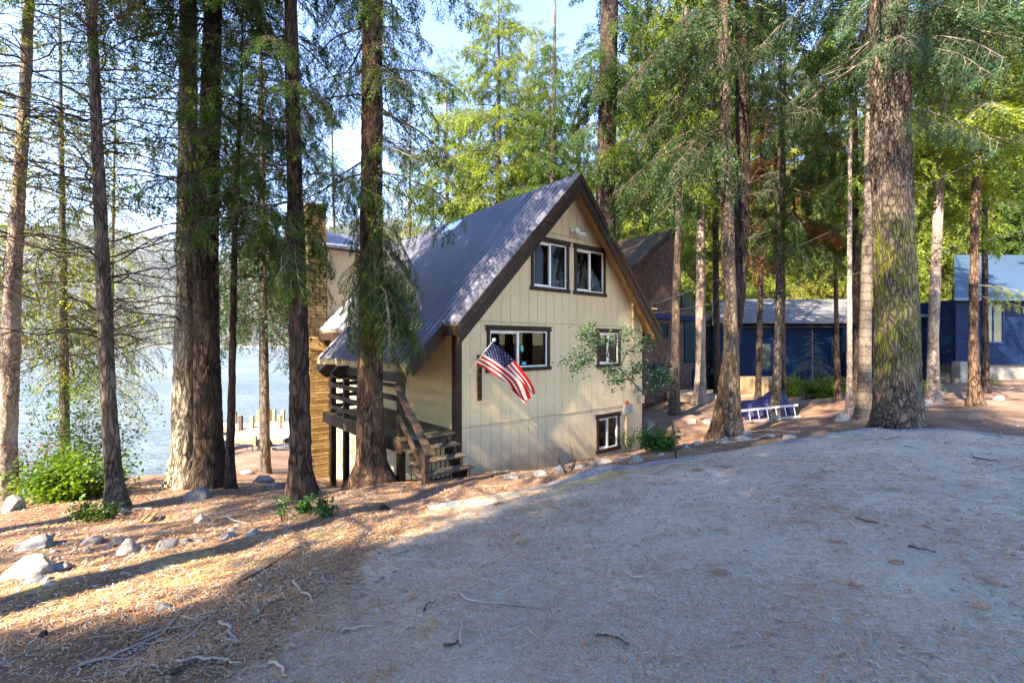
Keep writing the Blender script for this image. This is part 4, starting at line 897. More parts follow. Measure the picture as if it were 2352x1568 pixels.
e, at, _ = px_tree([(1952, 950, 18), (1951, 850, 14), (1951, 650, 12), (1952, 450, 10), (1953, 300, 8)], 12.6, M['bark_pink'], 14, 'pole-thin pale trunk left of the grey trunk beside the mossy fir', seed=21)
add_boughs(e, at, rb(211, 'mid', 5.0, 11, 20, 1.0, 2.0, -.45, .2), MM('needle_mid'))
e, at, _ = px_tree([(1970, 930, 24), (1970, 800, 20), (1966, 600, 19), (1962, 300, 17)], 15.2, M['bark_dark'], 20, 'dark orange flecked trunk hidden half behind the grey trunk', seed=22)
add_boughs(e, at, rb(221, 'mid', 6.0, 14, 30, 1.4, 2.8, -.45, .2), MM('needle_yellow'))
e, at, _ = px_tree([(1984, 962, 38), (1985, 900, 33), (1988, 750, 30), (1993, 550, 26), (1997, 300, 22), (1999, 100, 18)], 11.3, M['bark_smooth'], 22, 'grey ringed trunk standing close left of the mossy fir', hero=True, seed=23, amp=.006)
add_boughs(e, at, rb(231, 'mid', 8.5, 11, 10, 1.4, 2.6, -.45, .2), MM('needle_mid')); crown(e, at, 'high2', 'needle_mid', 5.2)
e, at, _ = px_tree([(2062, 984, 138), (2062, 940, 118), (2061, 850, 110), (2058, 700, 103), (2050, 500, 97), (2043, 250, 92), (2040, 0, 86)], 9.1, M['bark_moss'], 30, 'huge fir trunk with bright moss at the driveway edge', hero=True, seed=24, amp=.03, flare=.13)
add_boughs(e, at, rb(241, 'near', 5.9, 9.4, 13, 1.4, 2.6, -.55, -.1, -2.4, .2)+rb(242, 'near', 7.5, 10, 12, 2.0, 3.2, -.4, .1), MM('needle_blue', 'twig_pale')); crown(e, at, 'high1', 'needle_mid', 3.2, 1.1)
e, at, _ = px_tree([(2143, 928, 36), (2143, 880, 30), (2144, 750, 27), (2150, 600, 26), (2160, 350, 24), (2172, 100, 20)], 13.0, M['bark_pink'], 22, 'smooth trunk glowing pale in sunlight right of the mossy fir', hero=False, seed=25, amp=.005)
add_boughs(e, at, rb(251, 'mid', 6.3, 12, 26, 1.6, 3.0, -.45, .2), MM('needle_bright')); crown(e, at, 'high2', 'needle_mid', 0.2)
e, at, _ = px_tree([(2241, 938, 40), (2237, 880, 28), (2236, 750, 24), (2238, 550, 22), (2246, 300, 19), (2252, 100, 15)], 12.1, M['bark_red'], 22, 'reddish trunk with a spreading sunlit bough near the right edge', hero=False, seed=26, amp=.012)
add_boughs(e, at, rb(261, 'mid', 7.0, 11.5, 26, 1.6, 3.0, -.45, .2)+[('near', 1, (0, 0, 3.2), -.35, -.10, .72, .2), ('near', 3, (0, 0, 2.9), -.9, -.2, .55, -.2)], MM('needle_bright', 'twig_pale')); crown(e, at, 'high2', 'needle_mid', 4.2)
e, at, _ = px_tree([(2263, 891, 22), (2263, 800, 17), (2262, 600, 15), (2262, 350, 12)], 16.2, M['bark_dark'], 20, 'darker trunk half hidden behind the reddish one at right', seed=27)
add_boughs(e, at, rb(271, 'mid', 8.5, 15, 34, 1.6, 3.2, -.45, .2), MM('needle_mid'))

# full firs in the sun behind the cabin, and airy ones towards the lake
CR['full1'] = (crown_items(5, 'mid', 3.5, 27, 5.2, 230, lowpitch=-.4), 'mid'); CR['full2'] = (crown_items(6, 'mid', 5, 30, 4.8, 230, lowpitch=-.45, gap=.15), 'mid')
CR['full3'] = (crown_items(9, 'mid', 3, 22, 4.0, 180, lowpitch=-.3, gap=.15), 'mid'); CR['airy'] = (crown_items(8, 'thin', 7.0, 25, 3.9, 150, lowpitch=-.5, gap=.2), 'thin')
def fir(x, y, key, leafm, label, h=27, r=.3, barkm='bark_grey', sc=1, rz=None, group=None, name='fir_tree'):
    gz = H(x, y); e = empty(name, (x, y, gz-.05), 0, label, 'tree', group)
    g_ = random.Random(int(x*31+y*17)); lx = g_.uniform(-.4, .4)
    k = ('t', round(h), round(r, 2), barkm, g_.randint(0, 2))
    if k in SHARED: o = bpy.data.objects.new('trunk', SHARED[k]); col.objects.link(o); o.parent = e
    else:
        o = trunk_mesh([(0, 0, -.6, r*1.15), (0, 0, 0, r), (lx*.3, 0, h*.4, r*.66), (lx, 0, h, .03)], M[barkm], 14, .5, .02, k[-1]+3, .35, e, fine_top=14); SHARED[k] = o.data
    me = shared_crown(key+leafm, CR[key][0], MM(leafm)); c = bpy.data.objects.new('crown', me); col.objects.link(c); c.parent = e; c.rotation_euler = (0, 0, g_.uniform(0, 6.28) if rz is None else rz); c.scale = (sc, sc, sc*g_.uniform(.92, 1.08))
    return e
def at_px(px, Y): return (px-CX)/F*Y, Y
for px, Y, key, lm, lab, sc in [
    (1145, 30, 'full1', 'needle_bright', 'broad sunny fir filling the sky above the middle of the cabin roof', 1.15), (1030, 33, 'full2', 'needle_bright', 'sunny fir seen just right of the deck-front trunk above the roof', 1.0),
    (1265, 27, 'full3', 'needle_mid', 'shorter green fir close behind the roof peak on its left', 1.05), (1235, 38, 'full2', 'needle_yellow', 'tall yellow green fir behind the roof peak', 1.1),
    (1085, 41, 'full1', 'needle_yellow', 'yellow green fir between the two broad firs over the roof', 1.0), (1200, 48, 'full2', 'needle_mid', 'distant green fir just left of the roof peak', 1.1), (1415, 40, 'full1', 'needle_bright', 'bright fir right behind the massive trunk', 1.0),
    (1330, 34, 'full3', 'needle_yellow', 'pale green fir with rusty twigs left of the massive trunk behind the roof', 1.0), (1480, 33, 'full2', 'needle_bright', 'sunny fir rising between the cabin peak and the shingled house', 1.0),
    (1560, 40, 'full1', 'needle_yellow', 'yellow green fir above the shingled house roof', 1.05), (935, 36, 'airy', 'needle_yellow', 'thin airy tree with bare twigs between the two dark deck trunks and the roof', 1.05)]:
    x, y = at_px(px, Y); fir(x, y, key, lm, lab, 27*sc, .32, sc=sc)
for px, Y, key, lm, lab, sc in [
    (150, 16.5, 'airy', 'needle_mid', 'airy yellowish tree between the left edge trunk and the leaning trunk', .72), 
    (-60, 14, 'airy', 'needle_yellow', 'yellowish tree reaching in from the left border', .8), (250, 26, 'airy', 'needle_yellow', 'thin distant lakeside tree with a pole-like stem', .9),
    (610, 17, 'airy', 'needle_dark', 'dark airy tree in the gap left of the chimney', .72), (775, 27, 'airy', 'needle_mid', 'airy tree seen over the rear wing roof', .85)]:
    x, y = at_px(px, Y); fir(x, y, key, lm, lab, 25*sc, .17, sc=sc)
# woods on the right: standing trees one can tell apart share the thicket look of their row
WG = 'firs crowding the woods behind the houses at right'
k_ = 0
WL = ['just left of the leaning dark trunk', 'between the leaning dark trunk and the slim grey one', 'above the tarp covered heap', 'above the left half of the blue house roof', 'above the right end of the shingle roof', 'directly left behind the mossy fir', 'directly behind the mossy fir', 'in the gap right of the mossy fir', 'above the pale metal roof, left part', 'above the pale metal roof, right part', 'at the right border, in shade', 'nearest at the right border, dark green', 'far back at the right border', 'farthest left, over the shingled house corner', 'far back over the pale metal roof']
for px, Y, key, lm, sc in [(1700, 39, 'full2', 'needle_bright', 1), (1760, 44, 'full1', 'needle_yellow', 1), (1830, 38, 'full2', 'needle_yellow', .9), (1890, 42, 'full1', 'needle_bright', 1.0), (1960, 38, 'full2', 'needle_bright', .9), (2030, 40, 'full1', 'needle_yellow', 1.0),
    (2110, 32, 'full1', 'needle_bright', 1.0), (2190, 36, 'full2', 'needle_yellow', 1), (2270, 32, 'full1', 'needle_mid', .95), (2350, 33, 'full2', 'needle_bright', .95), (2420, 36, 'full1', 'needle_mid', .9), (2620, 22, 'full2', 'needle_dark', .9), (2440, 30, 'full1', 'needle_mid', 1), (1640, 42, 'full1', 'needle_yellow', 1.1), (2300, 45, 'full1', 'needle_yellow', 1.1)]:
    x, y = at_px(px, Y); fir(x, y, key, lm, 'green fir in the sunny woods '+WL[k_], 27*sc, .26, 'bark_dark', sc=sc, group=WG); k_ += 1
# a far wood beyond, nobody could count it
its = []; Vs, Fs, Ms = [], [], []; off = 0; gw = np.random.default_rng(21)
for k in range(46):
    x = gw.uniform(-2, 95); y = gw.uniform(48, 92) if x < 60 else gw.uniform(20, 90)
    v, f, mi = place(crown_items(int(gw.integers(0, 900)), 'far', 1.5, gw.uniform(20, 28), gw.uniform(3.2, 4.8), 62)); v = v+np.array([x, y, H(x, y)]); Vs.append(v); Fs.append(f+off); Ms.append(np.where(mi == 1, 1+k % 3, 0)); off += len(v)
fwd = mesh_np('distant_woods', np.vstack(Vs), np.vstack(Fs), np.concatenate(Ms), [M['twig'], M['needle_yellow'], M['needle_bright'], M['needle_mid']]); tag(fwd, 'dense sunlit conifer woods far behind the blue houses', 'woods', kind='stuff')
# unseen firs added beside and behind the viewpoint, shaped to shade drive and cabin
SG = 'tall firs standing behind the viewpoint'
CR['shade4'] = (crown_items(34, 'mid', 12.5, 30, 3.8, 140, lowpitch=-.1), 'mid'); CR['shade3'] = (crown_items(33, 'thin', 8, 29, 4.2, 170, lowpitch=-.3), 'thin'); CR['shade1'] = (crown_items(31, 'mid', 6, 27, 4.6, 190, lowpitch=-.3), 'mid'); CR['shade2'] = (crown_items(32, 'mid', 8, 29, 4.2, 180, lowpitch=-.3), 'mid')
for i, (x, y) in enumerate([(-10.6, -7.4), (-9, -7.6), (-8, -10.6), (-4, -9.9), (-12.8, -11), (-13, -14.8), (-9, -16.3), (-14, .2), (-25, -13), (-19, -18), (-30, -11), (-4.2, -5.2), (-.5, -6.5), (3.5, -7), (-9.4, -.8)]):
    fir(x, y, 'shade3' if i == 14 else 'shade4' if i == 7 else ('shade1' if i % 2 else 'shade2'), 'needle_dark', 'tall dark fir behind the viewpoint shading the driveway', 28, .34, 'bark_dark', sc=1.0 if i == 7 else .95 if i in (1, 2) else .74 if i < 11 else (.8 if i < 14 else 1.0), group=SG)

# ------------------------------------------------------------------ rocks
import bmesh
def rock(px0, px1, py0, py1, label, m='rock', depth=1.0, seed=0, group=None, flat=.75, name='boulder', cat='rock'):
    cx = (px0+px1)/2; p = gi(cx, py1-1.5); Y = p.y; w_ = (px1-px0)/F*Y; h_ = (py1-py0)/F*Y*1.05
    bm = bmesh.new(); bmesh.ops.create_icosphere(bm, subdivisions=3 if w_ < .3 else 4, radius=1); rs = random.Random(seed*13+int(px0))
    cuts = [(Vector((rs.uniform(-1, 1), rs.uniform(-1, 1), rs.uniform(-.3, 1))).normalized(), rs.uniform(.42, .78)) for _ in range(11)]
    for v in bm.verts:
        c = v.co.copy()
        for nn, dd in cuts:
            e_ = c.dot(nn)-dd
            if e_ > 0: c -= nn*e_*.97
        c += c.normalized()*(noise.noise(c*1.6+Vector((seed, px0*.1, 0)))*.16+noise.noise(c*5+Vector((seed, 0, px0)))*.05)
        v.co = Vector((c.x*w_*.55, c.y*w_*.5*depth, c.z*h_*.72))
    me = bpy.data.meshes.new(name); bm.to_mesh(me); bm.free(); me.materials.append(M[m]); me.polygons.foreach_set('use_smooth', [True]*len(me.polygons))
    o = bpy.data.objects.new(name, me); col.objects.link(o); o.location = (p.x, p.y+w_*.2, p.z+h_*.2); o.rotation_euler = (0, rs.uniform(-.12, .12), rs.uniform(-.4, .4)); tag(o, label, cat, group)
    return o
ROCKS = [
 (0, 100, 1268, 1327, 'long pale slab of rock sloping at the left border', 'rock'), (18, 110, 1238, 1262, 'low dark flat rock above the long pale slab at left', 'rock2'),
 (180, 233, 1236, 1257, 'smooth white rounded stone, brightest of the foreground row', 'rock'), (185, 206, 1257, 1269, 'small pale stone below the white rounded stone', 'rock'),
 (240, 283, 1237, 1260, 'dark grey stone right of the white rounded stone', 'rock2'), (266, 310, 1241, 1277, 'upright brownish grey stone in the middle of the foreground row', 'rock'),
 (316, 343, 1254, 1269, 'thin sliver of stone between the upright stone and the pale wedge', 'rock'), (343, 393, 1237, 1266, 'pale wedge shaped stone in the foreground row', 'rock'),
 (408, 436, 1237, 1249, 'small grey stone right of the pale wedge', 'rock2'), (441, 466, 1236, 1249, 'small pale grey stone, second right of the wedge', 'rock'),
 (493, 546, 1224, 1242, 'flat pale slab tilted near the mossy yellow patch', 'rock'), (521, 546, 1212, 1224, 'small brown stone behind the tilted flat slab', 'rock2'),
 (553, 596, 1219, 1234, 'flat grey slab, rightmost of the foreground row', 'rock'), (436, 476, 1180, 1204, 'lone grey wedge stone in front of the twin trunks', 'rock'),
 (103, 148, 1296, 1314, 'flat blue grey stone just right of the long pale slab', 'rock2'), (43, 90, 1318, 1347, 'pointed blue grey stone below the long pale slab', 'rock2'),
 (86, 120, 1326, 1340, 'thin dark stone leaning on the round pale pebble', 'rock2'), (97, 128, 1333, 1348, 'round pale pebble at the lower left', 'rock'),
 (353, 388, 1395, 1411, 'single grey stone half buried in the needle litter in front', 'rock2'), (0, 50, 1139, 1177, 'big white boulder at the foot of the left edge trunk', 'rock'),
 (411, 483, 1114, 1150, 'large mossy grey boulder below the twin trunks', 'rock2'), (266, 293, 1170, 1181, 'little grey stone at the foot of the leaning trunk', 'rock2'),
 (568, 630, 1088, 1110, 'wide low boulder on the slope behind the thin fir', 'rock'), (597, 653, 1108, 1123, 'flat dark boulder left of the chimney side trunk', 'rock2'), (541, 580, 1077, 1089, 'far low boulder on the slope towards the dock', 'rock2'),
 (1158, 1192, 1088, 1103, 'blue grey stone, nearest to the stairs along the cabin wall', 'rock2'), (1224, 1262, 1081, 1095, 'pale sunlit stone against the cabin wall', 'rock'), (1264, 1304, 1072, 1089, 'grey stone along the wall under two bare stems', 'rock'),
 (1322, 1346, 1064, 1078, 'small pale stone in the middle of the wall side row', 'rock'), (1350, 1370, 1060, 1069, 'tiny stone left of the blue wall side boulder', 'rock'), (1370, 1407, 1051, 1066, 'blue boulder under the low window', 'rock2'),
 (1409, 1437, 1051, 1061, 'small blue stone below the electric conduit', 'rock2'), (1444, 1480, 1041, 1064, 'two toned stone at the right end of the cabin wall', 'rock'), (1510, 1530, 1039, 1049, 'small pale stone under the green bush', 'rock'),
 (1477, 1503, 966, 987, 'round white boulder behind the right corner of the cabin', 'rock'), (1561, 1587, 1018, 1032, 'pale stone right of the flowering shrub foot', 'rock'), (1590, 1612, 1014, 1025, 'small round stone between shrub and trunk pair', 'rock'),
 (1651, 1681, 1002, 1019, 'blue stone in front of the close pair of trunks', 'rock2'), (1692, 1732, 1003, 1013, 'flat pale stone right of the close pair of trunks', 'rock'), (1703, 1728, 990, 1001, 'small stone behind the flat pale one by the trunk pair', 'rock'),
 (1763, 1803, 952, 971, 'smooth round boulder against the ladder', 'rock'), (1580, 1608, 962, 973, 'grey stone in the litter before the wood platform', 'rock'), (1613, 1635, 963, 973, 'brown stone in the litter before the wood platform', 'rock2'),
 (1757, 1791, 997, 1006, 'low pale stone at the kerb, left one of two', 'rock'), (1798, 1840, 999, 1008, 'low pale stone at the kerb, right one of two', 'rock'), (1910, 1928, 996, 1004, 'small blue stone by the kerb left of the mossy fir', 'rock2'),
 (1922, 1957, 944, 969, 'white boulder between the thin pale pole trunk and the ladder', 'rock'), (2113, 2141, 906, 935, 'pale boulder wedged behind the mossy fir on its right', 'rock'), (2291, 2316, 908, 920, 'low grey stone beyond the reddish trunk', 'rock')]
for i, r_ in enumerate(ROCKS): rock(*r_[:5], m=r_[5], seed=i)
bp_ = rock(866, 895, 1160, 1175, 'black crumpled rag at the edge of the drive below the deck', 'black', seed=80, name='rag', cat='rag'); rock(79, 106, 1458, 1472, 'black scrap in the needle litter at the lower left', 'black', seed=81, name='rag', cat='rag')
# ------------------------------------------------------------------ fallen sticks
def stick(pts, rad, label, m='stick', branch=(), name='fallen_stick', arch=.012):
    rad *= 1.3
    P = [gi(x, y) for x, y in pts]; b0 = P[0].copy(); ps = []
    for i in range(len(P)-1):
        for q in (0, .33, .66): ps.append(P[i].lerp(P[i+1], q))
    ps.append(P[-1]); rs = random.Random(int(pts[0][0])); out = []
    for i, p in enumerate(ps): out.append(Vector((p.x+rs.uniform(-1, 1)*rad*1.3, p.y+rs.uniform(-1, 1)*rad*1.3, zg(p.x, p.y)+rad*.7+arch*.6*rs.random()))-b0)
    mb = MB().tube(out, [rad*(1-.6*i/len(out)) for i in range(len(out))], 6)
    for bpts in branch:
        Q = [gi(x, y) for x, y in bpts]; mb.tube([Vector((q.x, q.y, zg(q.x, q.y)+rad))-b0 for q in Q], [rad*.6*(1-.5*i/len(Q)) for i in range(len(Q))], 5)
    o = mb.build(name, M[m], smooth=True); o.location = b0; tag(o, label, 'stick'); return o
T3 = lambda x, y: (x*.3329, 1114+y*.3329)
T4 = lambda x, y: (782.9+.3472*x, 1023.7+.3472*y)
stick([T3(1625, 705), T3(1760, 640), T3(1900, 560), T3(2080, 430)], .011, 'long dark branch lying across the needle litter in front of the deck', 'twig')
stick([T3(2025, 675), T3(2070, 760), T3(2130, 800), T3(2155, 845)], .009, 'short bent pale stick right of the long dark branch')
stick([T3(1515, 980), T3(1580, 1020), T3(1605, 1080), T3(1625, 1110)], .009, 'crooked pale stick in the middle of the needle litter')
stick([T3(460, 1300), T3(740, 1220), T3(960, 1130), T3(1180, 1090)], .010, 'long pale branching stick crossing the lower left litter', branch=[[T3(960, 1130), T3(1120, 1060), T3(1250, 900)], [T3(980, 1100), T3(1120, 1030), T3(1340, 1020)], [T3(700, 1230), T3(880, 1220), T3(1010, 1150)]])
stick([T3(1230, 1120), T3(1370, 1040), T3(1490, 910)], .006, 'thin stick pointing away beside the branching stick')
stick([T3(1255, 920), T3(1350, 922), T3(1435, 915)], .006, 'short straight pale stick crossing the branching stick')
stick([T3(1220, 1240), T3(1380, 1230), T3(1500, 1240), T3(1660, 1290)], .009, 'curved pale stick near the bottom of the picture')
stick([T3(1180, 1355), T3(1270, 1310), T3(1370, 1260)], .011, 'brown stick at the bottom edge', 'twig')
stick([T3(1875, 1245), T3(1920, 1300), T3(1965, 1358)], .009, 'pale straight stick at the bottom edge, pointing right')
stick([T3(520, 1358), T3(700, 1310), T3(860, 1265), T3(980, 1250)], .007, 'thin pale stick parallel to the bottom edge at left')
stick([T3(1120, 577), T3(1190, 570), T3(1265, 563)], .009, 'short white stick in the lit strip of litter'); stick([T3(670, 740), T3(780, 720), T3(890, 703)], .009, 'short white stick by the yellow pollen patch')
stick([T3(845, 610), T3(920, 632)], .008, 'tiny white stick behind the yellow pollen patch'); stick([T3(1240, 720), T3(1310, 700), T3(1420, 672)], .007, 'thin pale twig left of the long dark branch')
stick([T3(1560, 225), T3(1600, 250), T3(1700, 268)], .014, 'curved pale branch below the twin trunks'); stick([T3(930, 168), T3(1000, 165), T3(1060, 172)], .016, 'white branch piece right of the leaning trunk')
stick([T4(780, 990), T4(850, 1045), T4(980, 1065), T4(1120, 1090), T4(1310, 1085)], .007, 'long wavy pale stick in the middle of the drive', branch=[[T4(1040, 1068), T4(1100, 1080), T4(1130, 1110)]])
stick([T4(790, 1342), T4(798, 1260), T4(808, 1180)], .007, 'upright looking thin stick below the wavy one'); stick([T4(1235, 1230), T4(1265, 1275), T4(1312, 1300)], .006, 'short bent stick at the lower middle of the drive')
stick([T4(545, 1130), T4(570, 1075), T4(625, 1060)], .006, 'small hooked twig left of the wavy stick', 'twig'); stick([T4(330, 740), T4(430, 715), T4(490, 670), T4(560, 690)], .008, 'forked twig on the dark needle patch')
stick([T4(0, 1252), T4(100, 1250), T4(205, 1243)], .009, 'straight white stick left of the drive centre'); stick([T4(690, 1390), T4(740, 1340), T4(800, 1300)], .006, 'dark twig at the bottom of the drive', 'twig')
stick([T4(1690, 1295), T4(1800, 1320), T4(1905, 1355)], .006, 'thin dark twig on the pale gravel at the bottom', 'twig'); stick([T4(1885, 878), T4(1940, 888), T4(2010, 895)], .006, 'little straight twig on the gravel right of centre')
T5 = lambda x, y: (1505.5+.4239*x, 903.3+.4239*y)
stick([T5(875, 425), T5(905, 440), T5(895, 465)], .010, 'small hook shaped pale stick on the far gravel'); stick([T5(1080, 685), T5(1150, 705), T5(1215, 725)], .008, 'straight twig right of the sunlit patch', 'twig'); stick([T5(1360, 860), T5(1430, 872), T5(1510, 885)], .007, 'dark twig at the right side of the gravel', 'twig')
stick([T5(1720, 362), T5(1800, 372), T5(1870, 385)], .010, 'dark twig on the far right gravel', 'twig'); stick([T5(495, 920), T5(570, 960), T5(640, 1000)], .005, 'thin curved twig below the sunlit patch'); stick([T5(1440, 1450), T5(1510, 1480), T5(1580, 1510)], .005, 'thin twig near the lower right corner')
T6 = lambda x, y: (1866.8+.3072*x, 542+.3072*y)
stick([T6(470, 1480), T6(530, 1432), T6(640, 1418), T6(720, 1418), T6(800, 1403)], .022, 'pale forked branch lying at the foot of the mossy fir', arch=.03, branch=[[T6(525, 1532), T6(620, 1512), T6(700, 1450), T6(790, 1408)]])
stick([(1640, 1019), (1700, 1017), (1745, 1010), (1765, 1000)], .022, 'pale long branch on the litter right of the trunk pair'); stick([(1655, 1000), (1720, 994), (1790, 990), (1840, 994)], .016, 'thin pale branch behind the flat pale stones')
# bare stems sprouting by the cabin wall
for (a_, b__, c_, lb) in [((1303, 1086), (1280, 1055), (1252, 1023), 'thick bare broken stem leaning left against the cabin wall'), ((1310, 1085), (1322, 1060), (1272+40, 1031), 'thin bare stem rising by the cabin wall')]:
    p = gi(*a_); Y = p.y; q1 = ray(*b__, Y-.05)-p; q2 = ray(*c_, Y-.15)-p
    o = MB().tube([(0, 0, -.05), tuple(q1*.5), tuple(q1), tuple(q2)], [.018, .014, .011, .006], 6).tube([tuple(q1*.7), tuple(q1*.7+Vector((-.05, 0, .25))), tuple(q1*.7+Vector((-.09, 0, .42)))], [.008, .006, .003], 5).build('bare_stem', M['twig'], smooth=True); o.location = p; tag(o, lb, 'stem')

# ------------------------------------------------------------------ shrubs and saplings
def leafy(base, stems, label, leafm, name='shrub', lsize=.05, nleaf=60, spreadr=.16, tw='twig', blossoms=0, cat='shrub', rad=.012, seed=1):
    """stems: list of world polylines; leaves cluster round their outer parts"""
    g_ = np.random.default_rng(seed); S = []; Lf = []; Bf = []
    for pl_ in stems:
        P = [np.array(p)-np.array(base) for p in pl_]; n = len(P)-1
        for i in range(n): S.append((*P[i], *P[i+1], rad*(1-.8*i/n), rad*(1-.8*(i+1)/n)))
        for k in range(nleaf):
            q = g_.uniform(.25, 1.05)*n; i = min(int(q), n-1); c = P[i]*(1-(q-i))+P[i+1]*(q-i); off = g_.normal(0, spreadr*.55, 3); c2 = c+off
            if k % 4 == 0: S.append((*c, *c2, rad*.2, rad*.1))
            for _ in range(3):
                c3 = c2+g_.normal(0, .035, 3); d = g_.normal(0, 1, 3); d[2] *= .5; d /= np.linalg.norm(d); w_ = np.cross(d, g_.normal(0, .4, 3)+[0, 0, 1]); w_ /= np.linalg.norm(w_); ll = lsize*g_.uniform(.6, 1.3)
                Lf.append((c3, c3+d*ll*.5+w_*ll*.3, c3+d*ll, c3+d*ll*.5-w_*ll*.3))
            if blossoms and g_.random() < blossoms:
                for _ in range(4):
                    c3 = c2+g_.normal(0, .025, 3)+[0, 0, .02]; d = g_.normal(0, 1, 3); d /= np.linalg.norm(d); w_ = np.cross(d, g_.normal(0, 1, 3)); w_ /= np.linalg.norm(w_); Bf.append((c3, c3+d*.014+w_*.012, c3+d*.028, c3+d*.014-w_*.012))
    v, f, mi = pack(S, Lf, 4)
    e_ = empty(name, tuple(base), 0, label, cat)
    wm = mi == 0; o = mesh_np('foliage', v, f, mi, [M[tw], M[leafm]], parent=e_)
    if Bf: B_ = np.array(Bf); mesh_np('blossom', B_.reshape(-1, 3), np.arange(len(B_)*4).reshape(-1, 4), None, [M['blossom']], parent=e_)
    return e_
Yf = 8.75; pf = lambda x, y, dy=0: tuple(ray(x, y, Yf+dy)); b0 = gi(1553, 1058); b0 = Vector((b0.x, b0.y, b0.z)); Yf = b0.y
main = [tuple(b0), pf(1549, 1010), pf(1543, 966), pf(1510, 930), pf(1479, 904), pf(1450, 874), pf(1424, 846), pf(1395, 818), pf(1375, 803), pf(1356, 791)]
stems = [[main[8], pf(1350, 810, -.1), pf(1325, 822, -.2), pf(1298, 832, -.2)], [main[9], pf(1348, 772, .1), pf(1340, 758, .1)], [main[6], pf(1440, 805, .1), pf(1470, 790, .2), pf(1492, 785, .2)], [main[4], pf(1490, 872, .1), pf(1512, 855, .2), pf(1532, 850, .2)],
    [main[7], pf(1400, 785, .2), pf(1435, 770, .3), pf(1448, 762, .3)], [main[6], pf(1405, 850, .1), pf(1380, 836, .2)], [main[5], pf(1430, 868, -.2), pf(1405, 880, -.3)], [main[8], pf(1372, 785, -.2), pf(1368, 768, -.3)], [main[5], pf(1458, 845, .2), pf(1478, 835, .3)], [main[8], pf(1350, 830, .2), pf(1316, 856, .2)], [main[4], pf(1500, 890, .1), pf(1540, 862, .2)]]
fs_ = leafy(b0, stems, 'leaning small tree with white blossoms in front of the cabin wall', 'shrubgreen', 'flowering_tree', .062, 60, .13, 'twig', .30, 'tree', .012, 5)
MB().tube([tuple(Vector(p)-b0) for p in main], [.017-.0013*i for i in range(len(main))], 7).build('trunk', M['twig'], fs_, smooth=True)
def bush(px, py, wd, ht, n, label, leafm, lsize, nleaf, Yoff=0, seed=1, cat='shrub', name='shrub', sr=.16, rad=.01, y1=60):
    p = gi(px, py, y1=y1); Y = p.y; g_ = random.Random(seed); w_ = wd/F*Y; h_ = ht/F*Y; st = []
    for i in range(n):
        x = g_.uniform(-.5, .5)*w_; y = g_.uniform(-.35, .35)*w_; z = h_*g_.uniform(.5, 1)*(1-abs(x)/w_*.6); b_ = (p.x+x*.35, p.y+y*.35, p.z-.02)
        st.append([b_, (b_[0]+x*.25, b_[1]+y*.25, p.z+z*.45), (b_[0]+x*.65, b_[1]+y*.65, p.z+z)])
    return leafy(p, st, label, leafm, name, lsize, nleaf, sr, 'twig', 0, cat, rad, seed)
bush(140, 1146, 210, 95, 26, 'bright lime green shrub between the left edge trunk and the leaning trunk', 'shrubleaf', .085, 90, seed=2, sr=.30)
bush(185, 1128, 230, 300, 26, 'tall airy grey green shrub behind the lime green one before the lake', 'needle_mid', .07, 70, seed=3, sr=.34)
bush(75, 1140, 60, 200, 6, 'rusty brown leaved stem behind the left edge trunk', 'needle_rust', .06, 40, seed=4, sr=.2)
bush(1512, 1035, 85, 48, 13, 'low green bush at the right corner of the cabin', 'shrubgreen', .075, 55, seed=5, sr=.10)
bush(1440, 1040, 60, 75, 5, 'sparse leafy sprig in front of the low window', 'shrubgreen', .07, 22, seed=6, sr=.07)
bush(1820, 912, 60, 50, 16, 'bright green ground shrub left of the blue green sapling', 'shrubleaf', .10, 60, seed=7, sr=.24)
bush(1890, 912, 80, 46, 20, 'wide bright green ground shrub under the blue green sapling', 'shrubleaf', .10, 60, seed=8, sr=.24)
bush(700, 1178, 50, 46, 6, 'small green leaved sprout in front of the chimney side trunk', 'shrubgreen', .085, 12, seed=9, sr=.06)
bush(745, 1188, 50, 60, 6, 'small twiggy sprout with bright leaves left of the black rag', 'shrubgreen', .075, 10, seed=10, sr=.06)
bush(655, 1196, 60, 70, 5, 'bare twiggy sprout with few leaves, leftmost by the litter edge', 'shrubgreen', .06, 8, seed=11, sr=.05)
bush(2130, 905, 40, 30, 8, 'little green plant at the blue wall right of the glowing pale trunk', 'shrubleaf', .07, 40, seed=12, sr=.15)
bush(215, 1190, 90, 22, 10, 'patch of low green weeds before the leaning trunk', 'needle_mid', .05, 50, seed=13, sr=.12)
def sapling(px, py, ht, wd, label, lm, seed, y1=60, Yfix=None):
    p = gi(px, py, y1=y1) if Yfix is None else Vector((*at_px(px, Yfix), H(*at_px(px, Yfix)))); h_ = ht/F*p.y; w_ = wd/F*p.y; e_ = empty('fir_sapling', p, 0, label, 'sapling')
    MB().tube([(0, 0, -.1), (0, 0, h_*.5), (0, 0, h_)], [.035, .022, .005], 7).build('trunk', M['twig_pale'], e_)
    it = [('near', i, (0, 0, h_*(.36+.6*(i/26))), i*2.4, -.12+.4*(i/26)**2, w_*.5*(1.05-(i/26)**.8*.85)/2, .1) for i in range(26)]
    mesh_np('crown', *place(it), [M['twig_pale'], M[lm]], parent=e_)
sapling(1866, 905, 148, 100, 'blue green fir sapling in front of the blue house', 'needle_blue', 1, Yfix=21.5)
sapling(2279, 888, 34, 52, 'tiny bright fir seedling near the right edge', 'needle_bright', 2)

